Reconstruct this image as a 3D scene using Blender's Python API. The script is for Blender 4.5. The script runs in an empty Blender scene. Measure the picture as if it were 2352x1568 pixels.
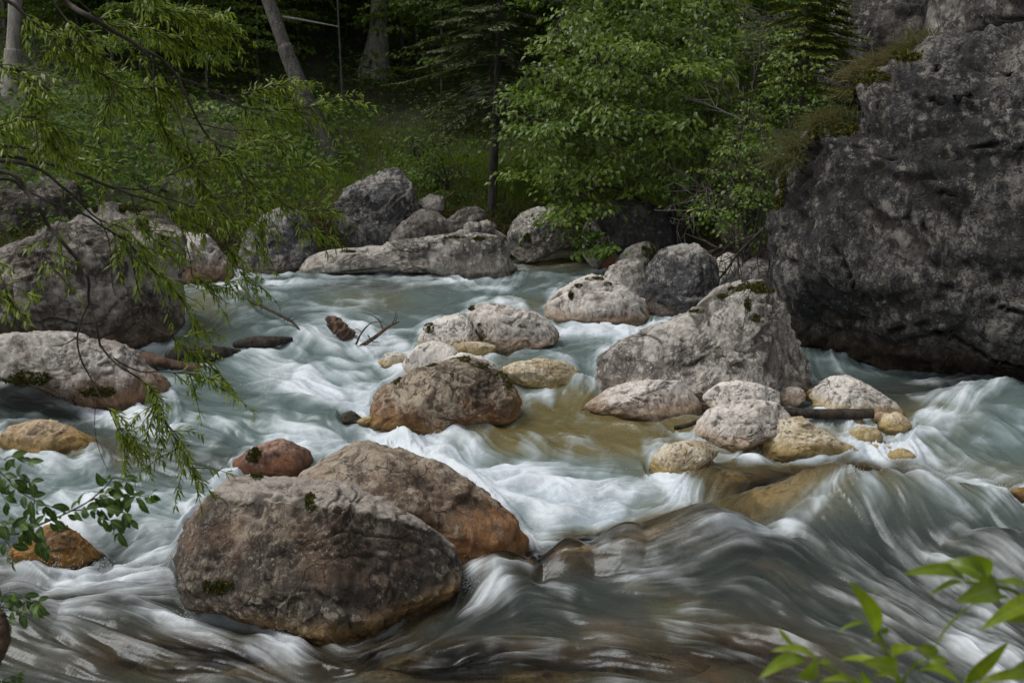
import bpy, bmesh, math, random
import numpy as np
from math import radians, sin, cos, tan, pi

# ---------------------------------------------------------------- camera, sky, sun, exposure
scene = bpy.context.scene
COL = scene.collection
PITCH, CAMH = radians(10.0), 2.6
F = 1176 / tan(radians(25.0))
cam_data = bpy.data.cameras.new('camera')
cam_data.sensor_width = 36.0
cam_data.lens = 18 / tan(radians(25.0))
cam_data.clip_start, cam_data.clip_end = 0.1, 400
cam = bpy.data.objects.new('camera', cam_data)
COL.objects.link(cam)
cam.location = (0, 0, CAMH)
cam.rotation_euler = (radians(90) - PITCH, 0, 0)
cam_data.dof.use_dof = True
cam_data.dof.focus_distance = 7.5
cam_data.dof.aperture_fstop = 6.5
scene.camera = cam

SUN_EL, SUN_AZ = radians(60), radians(-96)      # azimuth from +Y towards +X
world = bpy.data.worlds.new('World'); scene.world = world
world.use_nodes = True
wn, wl_ = world.node_tree.nodes, world.node_tree.links
wn.clear()
w_out = wn.new('ShaderNodeOutputWorld'); w_bg = wn.new('ShaderNodeBackground')
w_sky = wn.new('ShaderNodeTexSky'); w_sky.sky_type = 'NISHITA'; w_sky.sun_disc = False
w_sky.sun_elevation = SUN_EL; w_sky.sun_rotation = SUN_AZ
w_sky.air_density = 1.0; w_sky.dust_density = 3.0; w_sky.ozone_density = 1.0
w_hs = wn.new('ShaderNodeHueSaturation'); w_hs.inputs['Saturation'].default_value = 0.12   # a sky veiled by cloud
wl_.new(w_sky.outputs[0], w_hs.inputs['Color']); wl_.new(w_hs.outputs[0], w_bg.inputs[0]); wl_.new(w_bg.outputs[0], w_out.inputs[0])
w_bg.inputs[1].default_value = 0.105
sun_d = bpy.data.lights.new('sun', 'SUN'); sun_d.energy = 1.5; sun_d.angle = radians(30); sun_d.color = (1.0, 0.96, 0.9)
sun_o = bpy.data.objects.new('sun', sun_d); COL.objects.link(sun_o)
sun_o.location = (0, 0, 30)
from mathutils import Vector
_sd = Vector((sin(SUN_AZ) * cos(SUN_EL), cos(SUN_AZ) * cos(SUN_EL), sin(SUN_EL)))
sun_o.rotation_euler = (-_sd).to_track_quat('-Z', 'Y').to_euler()
vs = scene.view_settings
vs.view_transform = 'Standard'; vs.look = 'None'; vs.gamma = 1.0; vs.exposure = 0.27; vs.use_curve_mapping = False
scene.display_settings.display_device = 'sRGB'
cy = scene.cycles
cy.max_bounces = 8; cy.transparent_max_bounces = 16; cy.diffuse_bounces = 3; cy.glossy_bounces = 3; cy.transmission_bounces = 4

rng = np.random.default_rng(11)
random.seed(5)

# ---------------------------------------------------------------- picture -> place helpers
FWD = np.array([0, cos(PITCH), -sin(PITCH)]); UPV = np.array([0, sin(PITCH), cos(PITCH)]); RGT = np.array([1.0, 0, 0])
CAM = np.array([0, 0, CAMH])

def ray(X, Y):
    return RGT * ((X - 1176) / F) + UPV * ((784 - Y) / F) + FWD

def P(X, Y, d):
    return CAM + ray(X, Y) * d

def project(p):
    q = np.asarray(p) - CAM
    d = q @ FWD
    return 1176 + F * (q @ RGT) / d, 784 - F * (q @ UPV) / d, d

_ZY = np.array([3.0, 5.0, 6.0, 7.5, 9.0, 10.5, 12.0, 14.0, 18.0, 40.0])
_ZZ = np.array([-0.10, -0.04, 0.0, 0.15, 0.40, 0.62, 0.80, 0.93, 1.02, 1.6])
def zbase(y):
    return np.interp(y, _ZY, _ZZ)

def hit_water(X, Y, dz=0.0):
    """where the sight line through this picture point meets the river's level"""
    r = ray(X, Y); lo, hi = 1.0, 60.0
    for _ in range(50):
        m = .5 * (lo + hi); p = CAM + r * m
        if p[2] > zbase(p[1]) + dz: lo = m
        else: hi = m
    return CAM + r * lo, lo

# ---------------------------------------------------------------- noise
def _h(ix, iy, iz):
    x = (ix.astype(np.int64) * 374761393 + iy.astype(np.int64) * 668265263 + iz.astype(np.int64) * 2147483647 * 3 + 1013) & 0xffffffff
    x = ((x ^ (x >> 13)) * 1274126177) & 0xffffffff
    x = ((x ^ (x >> 16)) * 2246822519) & 0xffffffff
    x = x ^ (x >> 15)
    return (x & 0xffffff).astype(np.float64) / 0xffffff

def vnoise(p):
    i = np.floor(p).astype(np.int64); f = p - i
    f = f * f * f * (f * (f * 6 - 15) + 10)
    out = 0
    for dx in (0, 1):
        wx = f[:, 0] if dx else 1 - f[:, 0]
        for dy in (0, 1):
            wy = f[:, 1] if dy else 1 - f[:, 1]
            for dz in (0, 1):
                wz = f[:, 2] if dz else 1 - f[:, 2]
                out = out + wx * wy * wz * _h(i[:, 0] + dx, i[:, 1] + dy, i[:, 2] + dz)
    return out * 2 - 1

def fbm(p, octv=4, gain=0.5):
    a, s, o = 1.0, 1.0, 0
    t = 0
    for k in range(octv):
        o = o + a * vnoise(p * s + 17.3 * k); t += a
        a *= gain; s *= 2.03
    return o / t

def ridged(p, octv=4, gain=0.5):
    a, s, o, t = 1.0, 1.0, 0, 0
    for k in range(octv):
        o = o + a * (1 - np.abs(vnoise(p * s + 31.7 * k))); t += a
        a *= gain; s *= 2.1
    return o / t

def vor_edge(p):
    """distance to the nearest cell border (F2-F1)"""
    i = np.floor(p).astype(np.int64)
    f1 = np.full(len(p), 9.0); f2 = np.full(len(p), 9.0)
    for dx in (-1, 0, 1):
        for dy in (-1, 0, 1):
            for dz in (-1, 0, 1):
                a, b, c = i[:, 0] + dx, i[:, 1] + dy, i[:, 2] + dz
                q = np.stack([a + _h(a, b, c), b + _h(a + 91, b, c + 7), c + _h(a, b + 57, c - 13)], 1)
                d = np.linalg.norm(q - p, axis=1)
                m = d < f1
                f2 = np.where(m, f1, np.minimum(f2, d)); f1 = np.where(m, d, f1)
    return f2 - f1

def facet(p, k=10.0):
    """chipped stone: every cell of space carries a tilted plane, blended over narrow seams"""
    i = np.floor(p).astype(np.int64); num = 0; den = 1e-9; m = None
    for dx in (-1, 0, 1):
        for dy in (-1, 0, 1):
            for dz in (-1, 0, 1):
                a, b, c = i[:, 0] + dx, i[:, 1] + dy, i[:, 2] + dz
                o = p - np.stack([a + _h(a, b, c), b + _h(a + 91, b, c + 7), c + _h(a, b + 57, c - 13)], 1)
                w = np.exp(-k * (o * o).sum(1))
                n = np.stack([_h(a + 3, b, c), _h(a, b + 5, c), _h(a, b, c + 9)], 1) * 2 - 1
                num = num + w * ((o * n).sum(1) * 1.4 + (_h(a + 77, b + 3, c) - .5) * .8); den = den + w
    return num / den

def smooth(a, b, x):
    t = np.clip((x - a) / (b - a), 0, 1)
    return t * t * (3 - 2 * t)

# ---------------------------------------------------------------- mesh helpers
def mesh_data(name, V, Fc, attrs=None, smooth_=True):
    me = bpy.data.meshes.new(name)
    V = np.asarray(V, dtype=np.float32); Fc = np.asarray(Fc, dtype=np.int32)
    k = Fc.shape[1]
    me.vertices.add(len(V)); me.vertices.foreach_set('co', V.ravel())
    me.loops.add(Fc.size); me.loops.foreach_set('vertex_index', Fc.ravel())
    me.polygons.add(len(Fc)); me.polygons.foreach_set('loop_start', np.arange(0, Fc.size, k, dtype=np.int32))
    me.polygons.foreach_set('use_smooth', np.full(len(Fc), smooth_))
    for n, a in (attrs or {}).items():
        a = np.asarray(a, dtype=np.float32)
        if a.ndim == 1:
            me.attributes.new(n, 'FLOAT', 'POINT').data.foreach_set('value', a)
        elif a.shape[1] == 2:
            at = me.attributes.new(n, 'FLOAT2', 'POINT'); at.data.foreach_set('vector', a.ravel())
        else:
            at = me.attributes.new(n, 'FLOAT_VECTOR', 'POINT'); at.data.foreach_set('vector', a.ravel())
    me.update(calc_edges=True)
    return me

def link(name, me, mat=None, parent=None, loc=(0, 0, 0)):
    o = bpy.data.objects.new(name, me); COL.objects.link(o); o.location = loc
    if mat is not None and me is not None and not me.materials: me.materials.append(mat)
    if parent is not None: o.parent = parent
    return o

def mobj(name, V, Fc, mat, parent=None, origin=None, attrs=None, smooth_=True):
    """origin: world place of the thing (verts are given in world space)"""
    if origin is None: origin = np.array(parent['_o']) if parent is not None and '_o' in parent else np.zeros(3)
    me = mesh_data(name, np.asarray(V) - origin, Fc, attrs, smooth_)
    return link(name, me, mat, parent, (0, 0, 0) if parent is not None else tuple(origin))

def tag(o, label=None, cat=None, group=None, kind=None):
    if label: o['label'] = label
    if cat: o['category'] = cat
    if group: o['group'] = group
    if kind: o['kind'] = kind
    return o

def thing(name, loc, label, cat, group=None):
    o = bpy.data.objects.new(name, None); COL.objects.link(o)
    o.location = tuple(loc); o.empty_display_size = .2
    o['_o'] = [float(v) for v in loc]
    return tag(o, label, cat, group)

_ICO = {}
def ico(k):
    if k not in _ICO:
        bm = bmesh.new(); bmesh.ops.create_icosphere(bm, subdivisions=k, radius=1.0)
        V = np.array([v.co[:] for v in bm.verts]); Fc = np.array([[v.index for v in f.verts] for f in bm.faces]); bm.free()
        _ICO[k] = (V, Fc)
    return _ICO[k]

def catmull(pts, n):
    pts = np.asarray(pts, float)
    if len(pts) < 2: return pts
    q = np.vstack([2 * pts[0] - pts[1], pts, 2 * pts[-1] - pts[-2]])
    seg = len(pts) - 1
    t = np.linspace(0, seg, n); i = np.minimum(t.astype(int), seg - 1); u = (t - i)[:, None]
    a, b, c, d = q[i], q[i + 1], q[i + 2], q[i + 3]
    return .5 * (2 * b + (c - a) * u + (2 * a - 5 * b + 4 * c - d) * u ** 2 + (3 * b - a - 3 * c + d) * u ** 3)

def tube(C, R, sides=6):
    C = np.asarray(C, float); n = len(C); R = np.broadcast_to(np.asarray(R, float), (n,))
    T = np.gradient(C, axis=0); T /= np.linalg.norm(T, axis=1)[:, None] + 1e-9
    ref = np.array([0.13, 0.31, 0.94]) if abs(T[:, 2]).mean() < .8 else np.array([0.9, 0.3, 0.1])
    A = np.cross(T, ref); A /= np.linalg.norm(A, axis=1)[:, None] + 1e-9
    B = np.cross(T, A)
    th = np.arange(sides) * 2 * pi / sides
    V = C[:, None] + R[:, None, None] * (np.cos(th)[None, :, None] * A[:, None] + np.sin(th)[None, :, None] * B[:, None])
    V = V.reshape(-1, 3)
    i = np.arange(n - 1)[:, None]; j = np.arange(sides)[None]
    a = i * sides + j; b = i * sides + (j + 1) % sides
    Fc = np.stack([a, b, b + sides, a + sides], -1).reshape(-1, 4)
    # tip and base closed by a point fan kept as degenerate-free quads is not needed: radii run to near zero
    return V, Fc

class Acc:
    def __init__(s): s.V, s.F, s.A, s.n = [], [], [], 0
    def add(s, V, Fc, a=0.5):
        s.V.append(V); s.F.append(np.asarray(Fc) + s.n); s.n += len(V)
        s.A.append(np.broadcast_to(np.asarray(a, float), (len(V),)))
    def out(s): return np.vstack(s.V), np.vstack(s.F), np.concatenate(s.A)

def unit(v): return v / (np.linalg.norm(v, axis=-1, keepdims=True) + 1e-9)

def leaf_mesh(pos, dr, nr, L, W, full=True, curl=0.12, fold=0.18):
    """many small leaves: folded along the midrib, tip curling over"""
    pos, dr, nr = np.atleast_2d(pos), unit(np.atleast_2d(dr)), np.atleast_2d(nr)
    n = len(pos); L = np.broadcast_to(L, (n,))[:, None]; W = np.broadcast_to(W, (n,))[:, None]
    sd = unit(np.cross(dr, nr)); nr = np.cross(sd, dr)
    tip = pos + dr * L - nr * L * curl * 1.6
    l = pos + dr * L * .45 + sd * W * .5 + nr * W * fold
    r = pos + dr * L * .45 - sd * W * .5 + nr * W * fold
    if full:
        m = pos + dr * L * .5 + nr * 0.0
        V = np.stack([pos, l, r, m, tip], 1).reshape(-1, 3)
        b = (np.arange(n) * 5)[:, None, None]
        Fc = (np.array([[0, 3, 1], [0, 2, 3], [1, 3, 4], [3, 2, 4]])[None] + b).reshape(-1, 3)
        k = 5
    else:
        V = np.stack([pos, l, tip, r], 1).reshape(-1, 3)
        b = (np.arange(n) * 4)[:, None, None]
        Fc = (np.array([[0, 2, 1], [0, 3, 2]])[None] + b).reshape(-1, 3)
        k = 4
    return V, Fc, k
# ---------------------------------------------------------------- materials
def new_mat(name):
    m = bpy.data.materials.new(name); m.use_nodes = True
    nt = m.node_tree; nt.nodes.clear()
    out = nt.nodes.new('ShaderNodeOutputMaterial')
    return m, nt, out

class N:
    """tiny node-writing helper"""
    def __init__(s, nt): s.nt = nt
    def node(s, t, **kw):
        n = s.nt.nodes.new(t)
        for k, v in kw.items(): setattr(n, k, v)
        return n
    def put(s, sock, v):
        if isinstance(v, bpy.types.NodeSocket): s.nt.links.new(v, sock)
        elif isinstance(v, (tuple, list)) and len(v) == 3 and sock.type == 'RGBA': sock.default_value = (*v, 1)
        else: sock.default_value = v
    def math(s, op, a, b=0.0, c=0.0, clamp=False):
        n = s.node('ShaderNodeMath', operation=op, use_clamp=clamp)
        s.put(n.inputs[0], a); s.put(n.inputs[1], b); s.put(n.inputs[2], c)
        return n.outputs[0]
    def step(s, x, a, b, o0=0.0, o1=1.0):
        n = s.node('ShaderNodeMapRange', interpolation_type='SMOOTHSTEP')
        s.put(n.inputs[0], x); s.put(n.inputs[1], a); s.put(n.inputs[2], b); s.put(n.inputs[3], o0); s.put(n.inputs[4], o1)
        return n.outputs[0]
    def mix(s, f, a, b, mode='MIX'):
        n = s.node('ShaderNodeMix', data_type='RGBA', blend_type=mode)
        s.put(n.inputs[0], f); s.put(n.inputs[6], a); s.put(n.inputs[7], b)
        return n.outputs[2]
    def noise(s, vec, scale, detail=4, rough=.55, dist=0.0):
        n = s.node('ShaderNodeTexNoise'); n.inputs['Scale'].default_value = scale
        n.inputs['Detail'].default_value = detail; n.inputs['Roughness'].default_value = rough; n.inputs['Distortion'].default_value = dist
        if vec is not None: s.put(n.inputs['Vector'], vec)
        return n.outputs[0]
    def vor(s, vec, scale, feature='F1', rnd=1.0):
        n = s.node('ShaderNodeTexVoronoi', feature=feature); n.inputs['Scale'].default_value = scale
        n.inputs['Randomness'].default_value = rnd
        if vec is not None: s.put(n.inputs['Vector'], vec)
        return n.outputs[0]
    def attr(s, name, out='Fac'):
        n = s.node('ShaderNodeAttribute', attribute_name=name); return n.outputs[out]
    def vmul(s, vec, v):
        n = s.node('ShaderNodeVectorMath', operation='MULTIPLY'); s.put(n.inputs[0], vec); s.put(n.inputs[1], v); return n.outputs[0]

def rock_mat(name, light, dark, dark_amt=.5, spots=.25, spot_col=(.5, .47, .42), stain=(.28, .13, .045), stain_h=.3, stain_amt=0.0,
             algae=0.0, wet=.08, bump=.5, streak=0.0, moss=0.0, big=1.3, black=0.0, warm=0.0, top=0.0, band=0.0, band_h=.4, bdist=.05, bscale=4):
    m, nt, out = new_mat(name); q = N(nt)
    g = q.node('ShaderNodeNewGeometry'); pos = g.outputs['Position']
    st = q.node('ShaderNodeMapping'); st.inputs['Scale'].default_value = (1, 1, .3); st.inputs['Rotation'].default_value = (.3, .35, .2)
    q.put(st.inputs[0], pos); spos = st.outputs[0]
    n1 = q.noise(pos, big, 6, .62, .4)
    n2 = q.noise(spos, big * 7, 9, .74, .6)
    n3 = q.noise(pos, 60, 5, .7)
    n4 = q.noise(pos, 230, 3, .7)
    mixn = q.math('ADD', q.math('MULTIPLY', n1, .5), q.math('ADD', q.math('MULTIPLY', n2, .32), q.math('MULTIPLY', n3, .18)))
    c = .62 - .28 * dark_amt
    f = q.step(mixn, c - .04, c + .04)
    col = q.mix(f, light, dark)
    col = q.mix(q.step(n3, .62, .4, 0, .4), col, q.mix(1.0, col, (.55, .54, .53), 'MULTIPLY'))
    col = q.mix(q.step(n4, .6, .72, 0, .3), col, (light[0] * 1.15, light[1] * 1.15, light[2] * 1.15))
    # warm rusty breath in the stone
    if warm > 0:
        col = q.mix(q.math('MULTIPLY', q.step(q.noise(pos, big * 1.7, 5, .6), .48, .66), warm), col, (.33, .2, .13))
    # pale crusts of lichen
    wv = q.node('ShaderNodeTexNoise'); wv.inputs['Scale'].default_value = 9; wv.inputs['Detail'].default_value = 4; q.put(wv.inputs['Vector'], pos)
    va = q.node('ShaderNodeVectorMath', operation='MULTIPLY_ADD'); q.put(va.inputs[0], wv.outputs['Color']); va.inputs[1].default_value = (.14, .14, .14); q.put(va.inputs[2], pos); wpos = va.outputs[0]
    v = q.vor(wpos, 11); vn = q.math('ADD', v, q.math('MULTIPLY', q.math('SUBTRACT', n3, .5), .9))
    sp = q.math('MULTIPLY', q.step(vn, .42, .3), q.step(q.noise(pos, big * 1.9, 3), .47, .57))
    sp2 = q.math('MULTIPLY', q.step(q.math('ADD', q.vor(wpos, 34), q.math('MULTIPLY', q.math('SUBTRACT', n4, .5), .8)), .3, .22), q.step(q.noise(pos, big * 2.6, 3), .42, .6))
    col = q.mix(q.math('MULTIPLY', q.math('MAXIMUM', sp, sp2), spots * 2.0, clamp=True), col, spot_col)
    if black > 0:
        bl = q.math('MULTIPLY', q.step(q.noise(pos, big * bscale, 12, .8, .4), .49, .54), black)
        col = q.mix(bl, col, (.022, .022, .026))
    if top > 0:      # paler where the stone faces up
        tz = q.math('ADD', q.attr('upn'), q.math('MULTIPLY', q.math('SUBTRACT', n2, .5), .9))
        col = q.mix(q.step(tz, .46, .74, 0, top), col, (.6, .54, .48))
    n5 = q.noise(spos, 19, 7, .72, .3)
    col = q.mix(q.step(n5, .56, .36, 0, .5), col, q.mix(1.0, col, (.42, .4, .38), 'MULTIPLY'))
    ck = q.math('MULTIPLY', q.step(q.vor(wpos, 4.5, 'DISTANCE_TO_EDGE'), .022, .004), q.step(q.noise(pos, big * 2.2, 3), .46, .58))
    ck2 = q.math('MULTIPLY', q.step(q.vor(wpos, 13, 'DISTANCE_TO_EDGE'), .03, .006), q.step(q.noise(pos, big * 3.1, 3), .5, .6))
    ck = q.math('MAXIMUM', ck, q.math('MULTIPLY', ck2, .8))
    col = q.mix(q.math('MULTIPLY', ck, .75), col, (.045, .038, .032))
    # crevice shade painted into the colour, along with dirt in the cracks
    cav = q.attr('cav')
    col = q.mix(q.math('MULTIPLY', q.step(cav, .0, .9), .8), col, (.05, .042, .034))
    wlv = q.attr('wl')
    nb = q.math('MULTIPLY', q.math('SUBTRACT', q.noise(pos, 3.2, 5, .6), .5), 1.2)
    if stain_amt > 0:
        h = q.math('ADD', q.math('DIVIDE', wlv, stain_h), q.math('ADD', q.math('MULTIPLY', nb, 1.1), q.math('MULTIPLY', q.math('SUBTRACT', n5, .5), 1.6)))
        sf = q.step(h, 1.0, .15, 0, stain_amt)
        scol = q.mix(q.step(n2, .38, .62), stain, (stain[0] * .55, stain[1] * .5, stain[2] * .5))
        col = q.mix(sf, col, scol)
    if algae > 0:
        h = q.math('ADD', q.math('DIVIDE', wlv, .16), q.math('MULTIPLY', nb, 1.0))
        col = q.mix(q.step(h, 1.0, .2, 0, algae), col, (.3, .2, .05))
    if band > 0:      # black lichen zone above the water
        h = q.math('ADD', q.math('DIVIDE', wlv, band_h), q.math('ADD', nb, q.math('MULTIPLY', q.math('SUBTRACT', n1, .5), 2.0)))
        bf = q.math('MULTIPLY', q.step(h, 1.15, .55), q.step(q.math('ADD', n5, q.math('MULTIPLY', n3, .5)), .62, .78, band, band * .15))
        bf = q.math('MULTIPLY', bf, q.step(q.math('DIVIDE', wlv, stain_h), .4, 1.1))
        col = q.mix(bf, col, (.035, .03, .025))
    wetf = q.step(q.math('ADD', q.math('DIVIDE', wlv, wet), nb), 1.0, .2)
    col = q.mix(q.math('MULTIPLY', wetf, .85), col, q.mix(1.0, col, (.36, .33, .3), 'MULTIPLY'))
    if moss > 0:
        sep = q.node('ShaderNodeSeparateXYZ'); q.put(sep.inputs[0], g.outputs['Normal'])
        mf = q.math('MULTIPLY', q.step(sep.outputs[2], .35, .8), q.step(q.noise(pos, 2.6, 6, .65), .62 - .18 * moss, .7 - .14 * moss))
        col = q.mix(mf, col, q.mix(n3, (.03, .04, .008), (.09, .09, .02)))
    bs = q.node('ShaderNodeBsdfPrincipled')
    q.put(bs.inputs['Base Color'], col)
    q.put(bs.inputs['Roughness'], q.math('ADD', q.math('MULTIPLY', wetf, -.5), q.step(n3, .3, .7, .72, .9)))
    bs.inputs['Specular IOR Level'].default_value = .35
    hgt = q.math('ADD', q.math('MULTIPLY', n2, .6), q.math('ADD', q.math('MULTIPLY', n3, .3), q.math('MULTIPLY', n4, .1)))
    hgt = q.math('SUBTRACT', q.math('ADD', hgt, q.math('MULTIPLY', n5, .7)), q.math('MULTIPLY', ck, .35))
    bp = q.node('ShaderNodeBump'); bp.inputs['Strength'].default_value = bump; bp.inputs['Distance'].default_value = bdist
    q.put(bp.inputs['Height'], hgt); nt.links.new(bp.outputs[0], bs.inputs['Normal'])
    nt.links.new(bs.outputs[0], out.inputs[0])
    return m

def leaf_mat(name, a, b, trans=.35, rough=.45, dry=None, rib=False):
    m, nt, out = new_mat(name); q = N(nt)
    col = q.mix(q.attr('var'), a, b)
    if rib:
        g = q.node('ShaderNodeNewGeometry'); ps_ = g.outputs['Position']
        col = q.mix(q.math('MULTIPLY', q.step(q.noise(ps_, 55, 4, .65), .4, .68), .55), col, (a[0] * .75, a[1] * .62, a[2]))
        col = q.mix(q.step(q.noise(ps_, 190, 3), .69, .74, 0, .8), col, (.12, .07, .025))
        col = q.mix(q.step(q.attr('rib'), .8, 1.0, 0, .6), col, (.3, .38, .1))
    if dry is not None:
        col = q.mix(q.step(q.attr('var'), .9, .97), col, dry)
    bs = q.node('ShaderNodeBsdfPrincipled'); q.put(bs.inputs['Base Color'], col)
    bs.inputs['Roughness'].default_value = rough; bs.inputs['Specular IOR Level'].default_value = .4
    tr = q.node('ShaderNodeBsdfTranslucent'); q.put(tr.inputs[0], q.mix(.5, col, (b[0] * 1.1, b[1] * 1.3, b[2] * .6)))
    mx = q.node('ShaderNodeMixShader'); mx.inputs[0].default_value = trans
    nt.links.new(bs.outputs[0], mx.inputs[1]); nt.links.new(tr.outputs[0], mx.inputs[2]); nt.links.new(mx.outputs[0], out.inputs[0])
    return m

def bark_mat(name, a, b, spots=None, scale=14, bump=.5, foot=None):
    m, nt, out = new_mat(name); q = N(nt)
    g = q.node('ShaderNodeNewGeometry'); pos = g.outputs['Position']
    v = q.vmul(pos, (1, 1, .35))
    n1 = q.noise(v, scale, 6, .7); n2 = q.noise(pos, scale * 5, 4, .7)
    col = q.mix(q.step(n1, .36, .64), a, b)
    if spots: col = q.mix(q.math('MULTIPLY', q.step(n2, .54, .66), q.step(q.noise(pos, 2.2, 3), .38, .56)), col, spots)
    if foot:      # the foot of the stem is dark with wet moss
        sz_ = q.node('ShaderNodeSeparateXYZ'); q.put(sz_.inputs[0], pos)
        col = q.mix(q.step(q.math('ADD', sz_.outputs[2], q.math('MULTIPLY', n1, 1.2)), foot + .5, foot - .4, 0, .5), col, (.022, .02, .017))
    bs = q.node('ShaderNodeBsdfPrincipled'); q.put(bs.inputs['Base Color'], col); bs.inputs['Roughness'].default_value = .85
    bp = q.node('ShaderNodeBump'); bp.inputs['Strength'].default_value = bump; bp.inputs['Distance'].default_value = .03
    q.put(bp.inputs['Height'], q.math('ADD', n1, q.math('MULTIPLY', n2, .4))); nt.links.new(bp.outputs[0], bs.inputs['Normal'])
    nt.links.new(bs.outputs[0], out.inputs[0])
    return m

M = {}
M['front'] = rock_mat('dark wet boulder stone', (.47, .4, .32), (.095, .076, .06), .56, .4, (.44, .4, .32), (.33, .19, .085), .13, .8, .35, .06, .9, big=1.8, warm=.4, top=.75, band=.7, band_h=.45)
M['brown'] = rock_mat('brown boulder stone', (.52, .44, .34), (.15, .115, .08), .45, .25, (.5, .46, .4), (.34, .165, .065), .38, .8, .5, .06, .8, big=2.2)
M['rust'] = rock_mat('rusty boulder stone', (.5, .42, .33), (.15, .115, .08), .42, .25, (.52, .48, .42), (.46, .22, .08), .42, .9, .2, .06, .8, big=1.9, warm=.35)
M['red'] = rock_mat('reddish stone', (.38, .24, .18), (.16, .1, .08), .4, .2, (.5, .44, .38), (.32, .12, .06), .22, .9, .1, .1, .6, big=3)
M['pale'] = rock_mat('pale limestone', (.8, .76, .71), (.5, .46, .42), .25, .15, (.8, .77, .74), (.52, .38, .14), .12, .85, .45, .04, .55, big=2.4)
M['pink'] = rock_mat('pinkish limestone', (.74, .69, .64), (.38, .34, .3), .3, .3, (.74, .7, .66), (.4, .24, .15), .2, .6, .25, .05, .6, big=2.4)
M['grey'] = rock_mat('grey lichened limestone', (.58, .545, .5), (.17, .155, .14), .42, .45, (.62, .59, .54), (.5, .45, .38), .3, .5, 0, .05, .8, big=1.7, moss=.2)
M['greyd'] = rock_mat('dark grey stone', (.3, .275, .245), (.1, .09, .08), .45, .3, (.42, .4, .36), (.25, .18, .1), .2, .5, 0, .08, .8, big=1.9)  # a darker variant of the grey stone
M['slate'] = rock_mat('dark grey banded limestone', (.42, .4, .375), (.075, .075, .083), .5, .35, (.42, .41, .38), (.2, .15, .1), .2, .5, 0, .06, .8, big=1.5)
M['dark'] = rock_mat('dark mossy stone', (.13, .125, .12), (.04, .04, .042), .55, .2, (.25, .24, .22), (.12, .09, .06), .2, .4, 0, .06, .8, big=1.8, moss=.4)  # dark tone all over, moss on upward faces
M['cliff'] = rock_mat('black lichened cliff stone', (.42, .395, .36), (.09, .09, .092), .5, .5, (.44, .415, .365), (.2, .13, .07), .5, .6, 0, .2, 1.0, big=1.8, black=.8, bdist=.13, bscale=6.5)
M['cliff2'] = rock_mat('weathered cliff stone', (.34, .31, .28), (.09, .085, .08), .5, .5, (.42, .4, .36), (.3, .2, .1), .3, .3, 0, .06, 1.0, big=1.3, black=.3)
M['left'] = rock_mat('grey brown boulder stone', (.4, .37, .33), (.075, .064, .054), .5, .4, (.4, .37, .31), (.15, .1, .07), .5, .7, .1, .06, .9, big=1.2, black=.35, warm=.08)
M['log'] = rock_mat('pale topped tan boulder stone', (.6, .565, .525), (.27, .23, .2), .35, .3, (.58, .54, .48), (.26, .15, .09), .42, .92, .1, .06, .7, big=1.7)
M['yellow'] = rock_mat('yellow algae covered stone', (.72, .64, .5), (.44, .36, .23), .4, .1, (.72, .66, .56), (.44, .34, .14), .16, .85, .5, .05, .5, big=3)
M['orange'] = rock_mat('orange algae covered stone', (.4, .27, .13), (.17, .1, .05), .45, .15, (.5, .42, .3), (.38, .19, .04), .3, .85, .3, .08, .6, big=3.2)
M['tan'] = rock_mat('tan water worn stone', (.52, .4, .27), (.3, .21, .13), .4, .15, (.6, .5, .38), (.5, .32, .1), .2, .8, .4, .1, .5, big=2.6)
M['bedgrey'] = rock_mat('grey river bed stone', (.3, .29, .27), (.12, .115, .1), .45, .2, (.4, .38, .33), (.3, .22, .1), .3, .5, .3, .3, .4, big=3)
M['bedtan'] = rock_mat('tan drowned stone', (.46, .37, .27), (.24, .18, .12), .4, .2, (.5, .44, .34), wet=.01, bump=.4, big=3)
M['bedyellow'] = rock_mat('olive yellow drowned stone', (.46, .39, .2), (.27, .21, .1), .4, .2, (.52, .47, .33), wet=.01, bump=.4, big=3)
M['bedred'] = rock_mat('red brown drowned stone', (.32, .2, .14), (.16, .1, .07), .4, .2, (.4, .33, .26), wet=.01, bump=.4, big=3)
M['bark_dark'] = bark_mat('dark wet bark', (.018, .016, .015), (.06, .052, .045), (.28, .27, .25), 16, .7)
M['bark_lean'] = bark_mat('speckled grey bark', (.03, .027, .024), (.11, .1, .09), (.3, .29, .27), 13, .7, foot=4.1)
M['bark_grey'] = bark_mat('grey spruce bark', (.15, .14, .125), (.3, .28, .25), (.42, .4, .37), 11, .5)
M['bark_thin'] = bark_mat('thin grey bark', (.07, .066, .06), (.15, .14, .125), None, 20)
M['twig'] = bark_mat('dark brown twig bark', (.025, .02, .016), (.075, .06, .048), None, 40, .3)
M['twig_grey'] = bark_mat('bare grey twig bark', (.075, .068, .06), (.17, .155, .14), None, 40, .3)
M['drift'] = bark_mat('wet driftwood', (.012, .01, .009), (.062, .044, .032), None, 18, .8)
M['driftred'] = bark_mat('red brown wood', (.04, .022, .016), (.15, .09, .055), None, 18, .8)
M['willow'] = leaf_mat('willow leaf', (.1, .16, .01), (.25, .33, .02), .4, .4)
M['catkin'] = leaf_mat('willow catkin', (.16, .14, .035), (.22, .2, .05), .2, .7)
M['bush'] = leaf_mat('bright bush leaf', (.055, .105, .012), (.145, .215, .022), .36, .4)
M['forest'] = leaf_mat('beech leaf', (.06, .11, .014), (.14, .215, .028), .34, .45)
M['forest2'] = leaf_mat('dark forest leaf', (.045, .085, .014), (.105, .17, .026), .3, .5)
M['spruce'] = leaf_mat('spruce needles', (.045, .07, .028), (.12, .15, .06), .1, .6)
M['spruce_y'] = leaf_mat('young spruce needles', (.08, .11, .015), (.18, .22, .03), .15, .6)
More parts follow.
